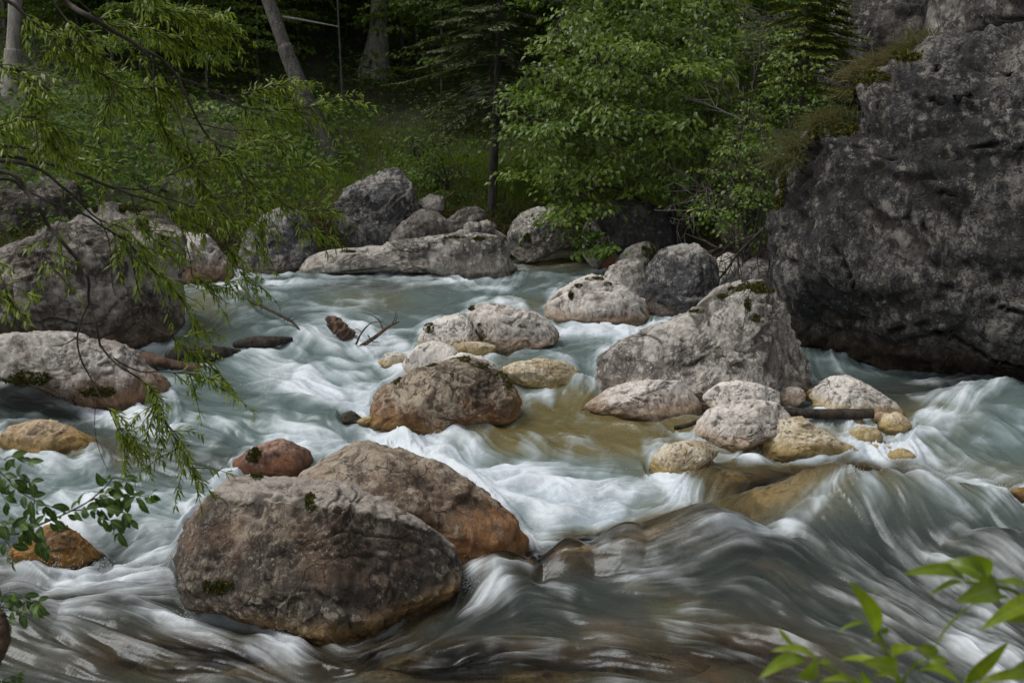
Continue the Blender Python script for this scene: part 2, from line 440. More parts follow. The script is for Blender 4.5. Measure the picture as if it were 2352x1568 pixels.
M['grass'] = leaf_mat('bank grass', (.09, .15, .018), (.22, .3, .03), .35, .8, (.2, .15, .07))
M['dry'] = leaf_mat('dry tussock grass', (.07, .09, .025), (.22, .17, .085), .3, .7)
M['herb'] = leaf_mat('forest floor herb', (.045, .085, .012), (.1, .165, .022), .3, .8)
M['near'] = leaf_mat('large fresh leaf', (.12, .2, .008), (.28, .37, .015), .45, .32, rib=True)
M['oval'] = leaf_mat('oval shrub leaf', (.035, .08, .016), (.085, .16, .025), .3, .4, rib=True)
M['moss'] = leaf_mat('moss', (.04, .048, .008), (.12, .115, .018), .1, .9)
M['flower'] = leaf_mat('white flower', (.6, .6, .56), (.75, .75, .7), .2, .6)
M['root'] = bark_mat('hanging root and dry grass', (.05, .035, .025), (.13, .095, .06), None, 20)

# ---------------------------------------------------------------- ground: one sheet, river bed and both banks
_bx = np.array([-30, -12, -8, -5.2, -3.6, -1.8, 0, 1.2, 2.4, 3.6, 5, 8, 30.])
_by = np.array([11.5, 11.8, 12.4, 13.6, 15.3, 16.6, 17.0, 17.3, 16.2, 13.9, 12.6, 12.2, 12.0])
def bank_y(x): return np.interp(x, _bx, _by)
_rz_t = np.array([-3, -.5, 0, .5, 1.2, 2.2, 4.2, 9, 18, 43, 120.])
_rz_z = np.array([-.45, -.3, -.1, .45, .85, 1.25, 1.85, 2.8, 5.9, 17, 60.])
def ground_z(x, y):
    t = y - bank_y(x)
    far = zbase(np.minimum(y, bank_y(x))) + np.interp(t, _rz_t, _rz_z)
    near = np.interp(y, [-6, 0.5, 2.5, 4.2, 5.5], [1.4, 1.05, .55, -.35, -.5])
    return np.where(y < 5.5, near, far)

gx = np.concatenate([np.linspace(-70, -15, 30), np.linspace(-14.6, 15, 200), np.linspace(15.5, 70, 30)])
gy = np.concatenate([np.linspace(-8, 2, 14), np.linspace(2.15, 30, 230), np.linspace(30.7, 110, 60)])
GX, GY = np.meshgrid(gx, gy)
GZ = ground_z(GX, GY)
pp = np.stack([GX.ravel(), GY.ravel(), np.zeros(GX.size)], 1)
nz = fbm(pp * .7, 4) * .25 + fbm(pp * 2.7 + 5, 3) * .1
amp = np.where((GY > bank_y(GX)), 1.0, .55).ravel()
GZ = GZ.ravel() + nz * amp
def ground_at(x, y):
    p = np.array([[x, y, 0.]])
    a = 1.0 if y > float(bank_y(x)) else .55
    return float(ground_z(np.array([x]), np.array([y]))[0] + a * (fbm(p * .7, 4) * .25 + fbm(p * 2.7 + 5, 3) * .1)[0])
nx_, ny_ = len(gx), len(gy)
i = np.arange(ny_ - 1)[:, None] * nx_ + np.arange(nx_ - 1)[None]
GF = np.stack([i, i + 1, i + nx_ + 1, i + nx_], -1).reshape(-1, 4)
m, nt, out = new_mat('forest floor and river bed'); q = N(nt)
g = q.node('ShaderNodeNewGeometry'); pos = g.outputs['Position']
n1 = q.noise(pos, 1.6, 6, .65); n2 = q.noise(pos, 9, 5, .65)
soil = q.mix(q.step(n1, .4, .62), (.026, .021, .013), (.03, .045, .011))
soil = q.mix(q.step(n2, .5, .7, 0, .6), soil, (.075, .055, .03))
vb = q.node('ShaderNodeTexVoronoi'); vb.inputs['Scale'].default_value = 3.3; q.put(vb.inputs['Vector'], q.vmul(pos, (1, 1, .3)))
bed = q.mix(q.noise(pos, 2.3, 4), (.13, .105, .06), (.34, .27, .15))
bed = q.mix(q.math('MULTIPLY', q.step(q.noise(pos, 1.1, 3), .5, .62), .7), bed, (.3, .13, .05))
bed = q.mix(.45, bed, q.mix(1.0, bed, vb.outputs['Color'], 'MULTIPLY'))
bed = q.mix(q.step(vb.outputs['Distance'], .35, .62, 0, .85), bed, (.03, .028, .02))
col = q.mix(q.attr('bank'), bed, soil)
bs = q.node('ShaderNodeBsdfPrincipled'); q.put(bs.inputs['Base Color'], col); bs.inputs['Roughness'].default_value = .8
bp = q.node('ShaderNodeBump'); bp.inputs['Strength'].default_value = .6; bp.inputs['Distance'].default_value = .08
q.put(bp.inputs['Height'], q.math('ADD', n2, n1)); nt.links.new(bp.outputs[0], bs.inputs['Normal'])
nt.links.new(bs.outputs[0], out.inputs[0])
bankf = smooth(-.2, .5, (GY - bank_y(GX))).ravel(); bankf = np.maximum(bankf, smooth(3.6, 2.6, GY).ravel())
ground = mobj('ground', np.stack([GX.ravel(), GY.ravel(), GZ], 1), GF, m, attrs={'bank': bankf})
tag(ground, kind='structure')
# ---------------------------------------------------------------- boulders
ROCKS = []          # outlines on the water, kept so that the current can part round them
MOSS_N = 0

def boulder(name, outline, mat, label, cat='boulder', base=None, dep=None, thick=.85, seed=0, k=5, box=.72, cuts=4, amp=1.0,
            crack=0.0, moss=(), ext=.28, group=None, planes=(), wet_dz=0.0, sub=False, moss_h=.018, lump=.6, undercut=0.0, cw=.05, cd=.024, rough=1.0, pits=(), seams=(), chips=8, sharp=.5, deep=0):
    o = np.array(outline, float)
    closed = np.vstack([o, o[:1]])
    # smooth closed outline
    q = np.vstack([o[-2:], o, o[:3]])
    cm = catmull(q, (len(q) - 1) * 8 + 1)[2 * 8:(2 + len(o)) * 8 + 1]
    lin = np.array([(1 - f_) * closed[i_] + f_ * closed[i_ + 1] for i_ in range(len(o)) for f_ in np.arange(8) / 8.0] + [closed[-1]])
    cm = cm * (1 - sharp) + lin * sharp
    x0, x1, y0, y1 = cm[:, 0].min(), cm[:, 0].max(), cm[:, 1].min(), cm[:, 1].max()
    cx, cyy = (x0 + x1) / 2, (y0 + y1) / 2
    hpx = y1 - y0
    if base is not None:
        _, db = hit_water(*base)
    else: db = dep
    hw = .25 * ((x1 - x0) + hpx * (1 + ext)) * db / F
    T = thick * hw
    dc = db + T * .6 if base is not None else dep
    t = np.clip((cm[:, 1] - cyy) / (y1 - cyy), 0, 1)
    cm = cm.copy(); cm[:, 1] += ext * hpx * t ** 2.2
    cyy = (cm[:, 1].min() + cm[:, 1].max()) / 2
    C = P(cx, cyy, dc)
    ev = unit(C - CAM); ex = unit(np.cross(ev, [0, 0, 1.])); ey = np.cross(ex, ev)
    dirs = np.array([ray(a, b) for a, b in cm])
    tt = ((C - CAM) @ ev) / (dirs @ ev)
    L = CAM + dirs * tt[:, None] - C
    u, v = L @ ex, L @ ey
    ang = np.arctan2(v, u); r = np.hypot(u, v); od = np.argsort(ang); ang, r = ang[od], r[od]
    ang = np.concatenate([ang[-6:] - 2 * pi, ang, ang[:6] + 2 * pi]); r = np.concatenate([r[-6:], r, r[:6]])
    S, Fc = ico(k)
    th = np.arctan2(S[:, 1], S[:, 0]); s = np.hypot(S[:, 0], S[:, 1]); z = S[:, 2]
    R = np.interp(th, ang, r)
    e = box
    s2 = s ** e
    z2 = np.sign(z) * np.abs(z) ** e
    nrm = (s2 ** (2 / e) + np.abs(z2) ** (2 / e)) ** (e / 2)
    A = np.stack([R * np.cos(th) * s2 / nrm, R * np.sin(th) * s2 / nrm, -T * z2 / nrm], 1)    # local x, up, away
    rs = np.random.default_rng(seed + 100)
    size = hw
    pl = [np.array(p, float) for p in planes]
    for _ in range(cuts + chips):
        n = rs.normal(size=3); n[2] = -abs(n[2]) - .3; n[1] += .15
        pl.append(np.array([*unit(n), rs.uniform(.05, .15)]))
    for j_ in range(deep):      # broken faces, spread round the side we see
        a_ = 2 * pi * (j_ + rs.uniform(-.3, .3)) / deep; tl = rs.uniform(.3, .85)
        pl.append(np.array([*unit(np.array([cos(a_) * tl, sin(a_) * tl + .15, -1.0])), rs.uniform(.16, .3)]))
    if deep:        # a broad front face under a worn top face
        pl.append(np.array([*unit(np.array([rs.uniform(-.45, .45), rs.uniform(-.1, .3), -1.0])), rs.uniform(.26, .36)]))
        pl.append(np.array([*unit(np.array([rs.uniform(-.35, .35), .85, -.5])), rs.uniform(.12, .2)]))
    for p in pl:
        n = unit(p[:3]); d = A @ n; lim = d.max() * (1 - p[3])
        ov = np.maximum(d - lim, 0); soft = .03 * size
        A = A - n * (ov - soft * (1 - np.exp(-ov / soft)) * .5)[:, None] * .95
    W = C + A[:, :1] * ex + A[:, 1:2] * ey + A[:, 2:3] * ev
    wn_ = np.zeros_like(W); t0_ = W[Fc]; f0 = np.cross(t0_[:, 1] - t0_[:, 0], t0_[:, 2] - t0_[:, 0]); f0 = f0 if (f0 * (t0_.mean(1) - C)).sum() > 0 else -f0
    np.add.at(wn_, Fc.ravel(), np.repeat(f0, 3, 0)); upn = unit(wn_)[:, 2]
    rad = unit(A)
    out = rad[:, :1] * ex + rad[:, 1:2] * ey + rad[:, 2:3] * ev
    p = W / size + seed * 3.7
    wp = p + .25 * np.stack([vnoise(p * 2 + 9), vnoise(p * 2 + 40), vnoise(p * 2 + 77)], 1)
    ps = wp * np.array([1.0, 1.0, 1.45]) @ np.array([[.9, .1, .42], [-.1, 1, .1], [-.42, -.1, .9]])
    fq = max(1.0, size / .75) ** .6      # big blocks break into relatively smaller chips
    fa1 = facet(ps * 1.5 * fq, 22); fa2 = facet(ps * 4 * fq + 40, 26); fa3 = facet(ps * 11 * fq + 80, 24) if k >= 6 else 0
    mid = fbm(ps * 4.2 + 3, 4)
    fine = fbm(p * 11, 3)
    hi = .027 * fa2 / fq + .017 * fa3 / fq + .026 * mid + .016 * fine + (.013 * fbm(p * 26, 3) if k >= 6 else 0)
    d = size * amp * (lump * (.035 * fbm(p * .9, 2) + .075 * fa1 / fq) + rough * hi)
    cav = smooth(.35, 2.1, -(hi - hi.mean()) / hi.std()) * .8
    if crack > 0:
        e1 = vor_edge(ps * crack)
        cr = smooth(cw, .0, e1) * smooth(-.25, .15, fbm(p * 1.1 + 8, 2))
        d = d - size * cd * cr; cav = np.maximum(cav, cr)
    W = W + out * d[:, None]
    if len(pits) or len(seams):
        X, Y, _ = project(W); fr = A[:, 2] < .2 * T
        jit = fbm(W * 3.1, 3) * 9
        for (hx, hy, hr, hd) in pits:
            g_ = smooth(hr, hr * .35, np.hypot(X - hx, Y - hy)) * fr
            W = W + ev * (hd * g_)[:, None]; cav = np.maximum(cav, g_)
        for ln in seams:
            dm = np.full(len(W), 1e9); ln = np.array(ln, float)
            for a_, b_ in zip(ln[:-1], ln[1:]):
                ab = b_ - a_; tt_ = np.clip(((X - a_[0]) * ab[0] + (Y + jit - a_[1]) * ab[1]) / (ab @ ab), 0, 1)
                dm = np.minimum(dm, np.hypot(X - a_[0] - tt_ * ab[0], Y + jit - a_[1] - tt_ * ab[1]))
            g_ = smooth(5.5, 1.2, dm) * fr * (upn < .55)
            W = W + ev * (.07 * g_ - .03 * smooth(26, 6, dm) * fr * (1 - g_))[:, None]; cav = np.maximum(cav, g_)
    if undercut: W = W + ev * (undercut * smooth(.75, .05, W[:, 2] - zbase(W[:, 1]) + .25 * fbm(W * .9, 2)))[:, None]
    wl = W[:, 2] - zbase(W[:, 1]) - wet_dz
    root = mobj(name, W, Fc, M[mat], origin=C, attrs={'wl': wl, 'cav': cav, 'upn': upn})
    root['_o'] = [float(c) for c in C]
    tag(root, label, cat, group)
    if base is not None: ROCKS.append(cm)
    # moss cushions lying on the stone
    if moss:
        X, Y, _ = project(W)
        tri = W[Fc]; fn = unit(np.cross(tri[:, 1] - tri[:, 0], tri[:, 2] - tri[:, 0]))
        fcn = tri.mean(1); face = ((CAM - fcn) * fn).sum(1) > -.15
        fx, fy = X[Fc].mean(1), Y[Fc].mean(1)
        nzz = fbm(fcn * 7.0 + seed, 3)
        for (mx, my, rx, ry) in moss:
            msk = face & ((((fx - mx) / rx) ** 2 + ((fy - my) / ry) ** 2) < 1 + 1.2 * nzz)
            if msk.sum() < 3: continue
            acc = Acc(); idx = np.nonzero(msk)[0]
            area = np.linalg.norm(np.cross(tri[idx, 1] - tri[idx, 0], tri[idx, 2] - tri[idx, 0]), axis=1)
            nb = int(min(6000, 400 + area.sum() * 8 / moss_h ** 2))
            ch = rs.choice(len(idx), nb, p=area / area.sum())
            b1, b2 = rs.random((2, nb, 1)); fl = b1 + b2 > 1; b1 = np.where(fl, 1 - b1, b1); b2 = np.where(fl, 1 - b2, b2)
            tp = tri[idx][ch]; pp_ = tp[:, 0] + (tp[:, 1] - tp[:, 0]) * b1 + (tp[:, 2] - tp[:, 0]) * b2
            nn = fn[idx][ch]
            cush = .25 + .75 * smooth(-.3, .5, fbm(pp_ * 28, 2))
            V2, F2, kk = leaf_mesh(pp_ - nn * .002, nn + rs.normal(size=(nb, 3)) * .7, rs.normal(size=(nb, 3)), rs.uniform(.6, 1.4, nb) * moss_h * cush, moss_h * .7, full=False)
            acc.add(V2, F2, np.repeat(rs.random(nb), kk))
            V3, F3, A3 = acc.out()
            mo = tag(mobj('moss', V3, F3, M['moss'], parent=root, attrs={'var': A3}), kind='stuff')
    return root

G_ST = 'small stones at the foot of the rocks'
# ---- foreground
boulder('boulder', [(402,1285),(415,1240),(450,1175),(490,1130),(520,1098),(555,1085),(600,1088),(650,1098),(700,1104),(760,1103),(810,1112),(850,1135),(900,1165),(950,1195),(1000,1225),(1040,1255),(1058,1290),(1055,1330),(1035,1365),(990,1395),(930,1412),(870,1425),(800,1445),(740,1425),(640,1400),(520,1375),(440,1368),(418,1335)],
        'front', 'large dark brown boulder with pale top ridge standing nearest in the white water', base=(790,1440), seed=3, k=7, box=.62, cuts=0, chips=2, lump=.32, thick=.8,
        planes=[(-.3,.1,-.95,.34),(.5,.12,-.86,.36),(.02,.9,-.44,.2),(.45,.8,-.4,.14),(.25,-.5,-.83,.12),(-.8,.3,-.5,.12)], crack=1.6, moss=[(590,1092,13,10),(712,1155,14,26),(505,1345,40,16)], amp=.9)
boulder('boulder', [(690,1100),(735,1058),(795,1025),(860,1018),(920,1030),(960,1055),(1010,1070),(1060,1095),(1110,1130),(1160,1170),(1200,1210),(1225,1255),(1222,1285),(1130,1290),(1000,1300),(820,1280),(710,1200)],
        'rust', 'sloping rust brown boulder behind the dark nearest boulder', base=(1190,1283), seed=8, chips=3, k=6, box=.8, cuts=3, crack=1.2, thick=.7, ext=.15)
boulder('rock', [(535,1062),(570,1036),(610,1015),(640,1008),(680,1018),(710,1035),(722,1060),(718,1085),(680,1097),(600,1092),(545,1080)],
        'red', 'small reddish rounded rock just above the dark nearest boulder', 'rock', base=(640,1092), seed=5, k=5, cuts=2, moss=[(582,1045,16,16)], thick=.7)
boulder('boulder', [(853,965),(858,930),(875,895),(905,878),(950,855),(1000,830),(1050,818),(1090,825),(1130,845),(1160,865),(1185,900),(1192,935),(1170,958),(1100,965),(1060,970),(1020,985),(980,990),(930,978),(885,972)],
        'brown', 'brown wrinkled boulder with a moss edged top in mid stream', base=(990,988), seed=12, sharp=.2, chips=3, k=7, box=.78, cuts=3, crack=2.6, amp=.85,
        moss=[(1068,824,16,7),(1110,838,22,7),(1150,862,18,9),(1170,880,8,10),(912,873,8,8),(988,838,16,6)], moss_h=.014)
boulder('rock', [(1000,845),(1018,826),(1060,812),(1110,818),(1140,840),(1150,862),(1100,885),(1030,885)], 'pale', 'pale smooth rock peeping over the mossy brown boulder', 'rock', base=(1090,895), seed=14, k=5, cuts=2)
boulder('rock', [(918,848),(935,815),(965,790),(1000,782),(1040,795),(1056,812),(1030,850),(985,862),(950,858)], 'pale', 'white angular rock left of the mossy brown boulder', 'rock', base=(960,868), seed=15, lump=.25, deep=4, chips=1, sharp=.9, rough=.75, k=5, cuts=5)
boulder('rock', [(868,832),(885,812),(915,806),(940,815),(935,840),(895,848)], 'pale', 'small white rock with yellow foot at the edge of the foam', 'rock', base=(900,846), seed=16, lump=.25, deep=4, chips=1, sharp=.9, rough=.75, k=5, cuts=4)
boulder('rock', [(772,972),(786,950),(806,943),(826,954),(838,974)], 'dark', 'small dark wet rock in the foam left of the mossy brown boulder', 'rock', base=(806,974), seed=17, k=5, cuts=3)
boulder('boulder', [(1070,715),(1085,698),(1130,695),(1180,705),(1230,715),(1262,737),(1287,767),(1280,780),(1220,790),(1150,800),(1110,795),(1085,755)],
        'pink', 'pinkish pale boulder split by a mossy cleft from its twin', base=(1180,805), seed=21, lump=.25, deep=4, chips=1, sharp=.9, rough=.75, k=6, cuts=4, crack=2.2, moss=[(1082,702,8,10),(1100,765,10,20)], thick=.7, moss_h=.014)
boulder('boulder', [(958,785),(975,747),(1010,730),(1055,720),(1078,735),(1098,770),(1112,792),(1080,800),(1010,795)],
        'pale', 'whitish boulder lying against the left of the pinkish one', base=(1030,806), seed=22, lump=.25, deep=4, chips=1, sharp=.9, rough=.75, k=6, cuts=5, crack=2.0, moss=[(985,752,10,12)], moss_h=.012)
boulder('rock', [(1040,800),(1065,785),(1100,785),(1142,795),(1132,815),(1080,820)], 'yellow', 'low cream rock at the foot of the pinkish boulder', 'rock', base=(1090,822), seed=23, lump=.35, k=5, cuts=3)
boulder('rock', [(1148,852),(1180,832),(1230,825),(1290,830),(1325,850),(1345,880),(1310,902),(1250,905),(1190,890)],
        'yellow', 'broad cream rock half drowned in the clear rapid', 'rock', base=(1250,893), seed=24, k=6, cuts=2, thick=.7, box=.9, ext=.1)
boulder('boulder', [(1250,715),(1262,690),(1290,665),(1330,645),(1360,633),(1400,640),(1440,660),(1480,690),(1502,730),(1490,743),(1430,742),(1370,735),(1310,737),(1265,737)],
        'pink', 'rounded boulder with rusty waterline beside the upper pool', base=(1370,738), seed=31, k=6, cuts=2, crack=1.5, moss=[(1330,655,10,4),(1365,640,22,5),(1312,678,5,9),(1395,652,10,4)], moss_h=.014)
boulder('rock', [(1385,640),(1400,615),(1430,595),(1460,592),(1478,610),(1484,645),(1480,680),(1440,690),(1400,660)], 'grey', 'pale grey rock wedged behind the rusty footed boulder', 'rock', dep=13.0, seed=32, k=5, cuts=2)
boulder('boulder', [(1480,665),(1488,605),(1520,572),(1570,560),(1610,563),(1642,590),(1652,640),(1640,690),(1610,720),(1570,732),(1520,724),(1488,705)],
        'slate', 'tall grey boulder standing between the pool rocks and the peaked boulder', base=(1560,732), seed=33, deep=5, chips=4, k=6, cuts=4, crack=1.3, ext=.1)
boulder('rock', [(1410,620),(1420,590),(1450,565),(1490,555),(1512,575),(1500,640),(1440,650)], 'grey', 'greenish grey rock with moss behind the rocks of the pool edge', 'rock', dep=14.6, seed=34, k=5, cuts=2, moss=[(1495,575,26,22),(1490,610,14,18)])
boulder('rock', [(1368,600),(1385,580),(1410,575),(1425,590),(1412,618),(1375,620)], 'red', 'small round brown rock at the back edge of the clear pool', 'rock', base=(1390,622), seed=35, k=5, cuts=1)
boulder('boulder', [(1373,900),(1370,860),(1378,812),(1420,785),(1500,755),(1560,730),(1610,695),(1650,665),(1700,653),(1745,650),(1772,668),(1795,705),(1820,755),(1843,805),(1865,855),(1882,890),(1850,915),(1750,925),(1640,920),(1500,910)],
        'grey', 'big peaked grey boulder with moss on its crown in front of the dark cliff', base=(1600,925), seed=41, k=7, cuts=1, crack=1.3, thick=.62, box=.8, amp=1.1,
        planes=[(.74,.1,-.66,.24),(-.2,.28,-.94,.26),(-.3,.85,-.45,.1)], chips=3, lump=.45, moss=[(1735,656,42,8),(1690,664,22,5),(1770,664,10,8),(1745,668,14,5),(1660,680,12,5),(1718,697,8,16),(1735,730,12,8),(1600,715,18,5)], moss_h=.02)
boulder('rock', [(1325,945),(1360,920),(1400,890),(1450,876),(1500,872),(1560,875),(1590,895),(1612,930),(1617,957),(1540,965),(1450,955),(1380,952)],
        'pink', 'flat pale angular rock sloping into yellow water below the peaked boulder', 'rock', base=(1480,958), seed=42, lump=.25, deep=4, chips=1, sharp=.9, rough=.75, k=6, cuts=5, crack=2.2, planes=[(-.3,.7,-.6,.25)], ext=.2)
boulder('rock', [(1612,912),(1640,880),(1690,872),(1740,880),(1790,900),(1790,920),(1720,930),(1640,932)], 'pale', 'cracked white rock at the foot of the peaked boulder', 'rock', base=(1700,962), seed=43, lump=.25, deep=4, chips=1, sharp=.9, rough=.75, k=6, cuts=4, crack=2)
boulder('rock', [(1588,1002),(1600,970),(1625,940),(1680,922),(1740,917),(1790,927),(1817,957),(1800,990),(1740,1010),(1690,1030),(1640,1026)],
        'pink', 'squarish pinkish rock with a bare stick end lying on it', 'rock', base=(1670,1030), seed=44, lump=.25, deep=4, chips=1, sharp=.9, rough=.75, k=6, cuts=5, crack=1.6)
boulder('rock', [(1700,1032),(1750,990),(1800,960),(1842,957),(1885,985),(1925,1010),(1965,1022),(1988,1037),(1900,1048),(1800,1048),(1740,1044)],
        'yellow', 'peaked golden yellow rock with a dark left flank', 'rock', base=(1840,1048), seed=45, lump=.25, deep=4, chips=1, sharp=.9, rough=.75, k=6, cuts=3, crack=1.8, planes=[(-.6,.5,-.6,.15)])
boulder('rock', [(1860,908),(1880,880),(1910,865),(1945,862),(1985,880),(2020,900),(2060,925),(2078,942),(2040,952),(1980,957),(1920,950),(1870,938)],
        'pale', 'knobbly pale rock beneath the dark overhang of the cliff', 'rock', base=(1970,957), seed=46, lump=.25, deep=4, chips=1, sharp=.9, rough=.75, k=6, cuts=4, crack=2.4)
boulder('rock', [(1785,908),(1810,888),(1840,890),(1852,915),(1820,932),(1787,928)], 'pink', 'small brownish pink rock between the peaked boulder and the knobbly one', 'rock', base=(1820,934), seed=47, deep=5, chips=4, k=5, cuts=3)
boulder('rock', [(1494,1082),(1500,1050),(1530,1020),(1570,1012),(1620,1018),(1652,1040),(1625,1065),(1590,1090),(1545,1102)],
        'yellow', 'rounded yellow rock with white water sliding off its right side', 'rock', base=(1540,1100), seed=48, k=6, cuts=2, crack=1.2)
for ol, bs_, mt, sd, lb in [
    ([(2012,968),(2030,950),(2060,948),(2085,962),(2097,985),(2060,995),(2020,990)], (2055,995), 'yellow', 51, 'cream round stone right of the stick on the gravel bar'),
    ([(1942,1000),(1955,985),(1980,978),(2015,985),(2030,1005),(2010,1020),(1970,1018)], (1985,1020), 'yellow', 52, 'small orange stone below the right end of the stick'),
    ([(1945,968),(1960,960),(1980,962),(1985,975),(1955,980)], (1965,980), 'pale', 53, 'tiny white stone under the right end of the stick'),
    ([(2025,1052),(2040,1035),(2075,1030),(2102,1045),(2100,1060),(2050,1062)], (2065,1062), 'yellow', 54, 'small golden stone alone in the rapid below the gravel bar'),
    ([(1985,1030),(2010,1020),(2045,1025),(2045,1040),(2000,1042)], (2015,1042), 'yellow', 55, 'low golden stone beside the tip of the peaked golden rock'),
    ([(2005,955),(2020,945),(2040,950),(2035,968),(2010,970)], (2022,970), 'pink', 56, 'grey pebble against the burnt end of the stick'),
    ([(1700,905),(1740,905),(1775,912),(1790,922),(1745,926),(1705,920)], (1745,928), 'pale', 57, 'thin white slab lying on the squarish pinkish rock'),
    ([(1850,900),(1868,890),(1885,895),(1880,912),(1855,915)], (1868,916), 'pale', 58, 'tiny pale stone left of the knobbly rock'),
    ([(2320,1130),(2340,1118),(2375,1120),(2385,1140),(2345,1148)], (2350,1148), 'brown', 59, 'brown stone cut by the edge of the white rapid on the far right'),
    ([(818,968),(835,958),(858,955),(862,970),(835,978)], (840,978), 'yellow', 60, 'yellow stone at the left foot of the mossy brown boulder'),
    ([(1640,690),(1655,670),(1690,665),(1700,690),(1670,705)], None, 'pink', 61, 'small stone behind the left shoulder of the peaked boulder'),
    ]:
    boulder('stone', ol, mt, lb, 'stone', base=bs_, dep=11.6, seed=sd, k=5, cuts=4, group=G_ST)
# ---- right bank behind the peaked boulder
boulder('rock', [(1620,640),(1640,600),(1670,580),(1700,590),(1710,620),(1680,650),(1640,660)], 'pink', 'grey pink rock under the broken log', 'rock', dep=13.2, seed=62, k=5, cuts=4)
boulder('rock', [(1690,650),(1700,610),(1730,590),(1770,600),(1790,640),(1790,700),(1720,690)], 'slate', 'grey rock half hidden by the bare twigs beside the cliff', 'rock', dep=12.6, seed=63, k=5, cuts=4)
boulder('rock', [(1640,680),(1660,655),(1700,650),(1760,655),(1780,690),(1700,720),(1650,715)], 'grey', 'low grey rock behind the crown of the peaked boulder', 'rock', dep=12.2, seed=64, k=5, cuts=3)
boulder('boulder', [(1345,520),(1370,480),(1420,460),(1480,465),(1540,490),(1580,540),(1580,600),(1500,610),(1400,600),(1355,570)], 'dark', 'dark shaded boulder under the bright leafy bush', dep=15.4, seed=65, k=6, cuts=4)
boulder('rock', [(1338,575),(1340,520),(1358,498),(1385,535),(1400,575),(1370,595)], 'grey', 'narrow upright grey rock left of the dark shaded boulder', 'rock', dep=15.0, seed=66, k=5, cuts=3)
boulder('rock', [(1165,560),(1175,520),(1200,490),(1240,475),(1290,480),(1325,495),(1330,545),(1270,565),(1210,575)], 'grey', 'pale grey rock below the bush at the head of the pool', 'rock', dep=15.8, seed=67, deep=5, chips=4, k=6, cuts=4, crack=1.4, moss=[(1212,545,8,12)])
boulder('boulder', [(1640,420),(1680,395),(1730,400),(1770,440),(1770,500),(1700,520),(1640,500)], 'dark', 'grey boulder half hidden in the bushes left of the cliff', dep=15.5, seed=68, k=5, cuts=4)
# ---- far bank
boulder('boulder', [(675,628),(690,600),(740,580),(820,568),(900,560),(980,545),(1060,535),(1130,540),(1160,552),(1178,585),(1202,622),(1150,642),(1080,638),(1000,622),(900,618),(800,620),(720,628)],
        'grey', 'long low pale boulder stretched along the far side of the pool', base=(1000,632), seed=71, k=7, cuts=2, crack=2.0, thick=.4, moss=[(800,578,14,4),(1040,545,25,4),(1100,548,14,4)])
boulder('rock', [(960,550),(1010,535),(1060,527),(1120,523),(1165,545),(1170,570),(1080,575),(990,570)], 'grey', 'flat grey rock lying behind the long low boulder', 'rock', dep=16.6, seed=72, k=5, cuts=3)
boulder('boulder', [(715,590),(735,540),(760,490),(790,440),(830,410),(880,392),(910,387),(940,408),(955,450),(958,480),(930,515),(890,555),(850,575),(780,585)],
        'slate', 'tall slate grey boulder streaked with pale bands under the leaning trunk', dep=16.7, seed=73, deep=5, chips=4, k=7, cuts=2, crack=1.1, thick=.7, ext=.12, lump=.4)
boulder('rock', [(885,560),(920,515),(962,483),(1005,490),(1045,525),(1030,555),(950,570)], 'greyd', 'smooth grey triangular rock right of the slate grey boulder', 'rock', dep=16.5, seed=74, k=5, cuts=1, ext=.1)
boulder('rock', [(958,468),(985,447),(1018,452),(1025,478),(990,490),(965,486)], 'grey', 'small grey rock between slate boulder and spruce foot', 'rock', dep=17.0, seed=75, k=5, cuts=3)
boulder('rock', [(1010,525),(1050,485),(1095,472),(1118,495),(1100,525),(1050,540)], 'greyd', 'grey brown rock at the foot of the spruce', 'rock', dep=16.5, seed=76, k=5, cuts=2)
for ol, sd, lb in [([(1060,520),(1080,508),(1105,512),(1110,528),(1075,534)], 77, 'small stone right of the tan rock below the spruce'), ([(1040,540),(1060,525),(1090,530),(1090,545)], 78, 'small stone in front of the tan rock below the spruce'), ([(1100,510),(1120,505),(1140,515),(1135,530),(1105,530)], 79, 'small stone against the foot of the spruce trunk')]:
    boulder('stone', ol, 'grey', lb, 'stone', dep=16.3, seed=sd, k=5, cuts=3, group=G_ST)
boulder('boulder', [(545,610),(560,540),(600,500),(640,478),(690,488),(722,530),(724,572),(695,612),(640,624),(580,618)], 'slate', 'cracked grey boulder left of the slate grey one at the water edge', base=(640,622), seed=80, deep=5, chips=4, k=6, cuts=2, crack=3.2, lump=.4)
boulder('boulder', [(400,560),(425,530),(470,540),(505,572),(530,608),(553,640),(540,650),(480,645),(410,650)], 'log', 'tan sloping boulder with an orange waterline behind the willow', base=(500,648), seed=81, k=6, cuts=2, thick=.8)
boulder('boulder', [(-60,700),(-40,610),(8,572),(62,548),(125,520),(188,487),(225,472),(275,460),(350,465),(390,480),(414,517),(420,560),(420,620),(423,692),(412,760),(385,795),(350,808),(300,800),(230,778),(150,758),(60,762),(0,768)],
        'left', 'huge grey brown boulder behind the willow branches', base=(360,806), seed=82, k=7, cuts=1, crack=1.0, thick=.7, box=.72, ext=.1, planes=[(0.05,.85,-.52,.3),(-.1,-.35,-.93,.1)], moss=[(330,475,45,9),(285,478,14,8),(330,520,14,14),(370,545,14,4),(285,545,12,6),(220,480,12,6)], moss_h=.03)
boulder('boulder', [(-120,520),(-60,455),(20,425),(100,405),(170,415),(200,450),(190,500),(120,530),(0,560),(-80,560)], 'left', 'pale flat topped boulder behind the huge one at the left', dep=14.5, seed=83, k=6, cuts=3, thick=.7)
boulder('boulder', [(120,410),(150,385),(200,378),(250,390),(300,420),(300,470),(200,480),(130,450)], 'slate', 'grey boulder on the left bank seen through willow leaves', dep=16.5, seed=84, k=5, cuts=4)
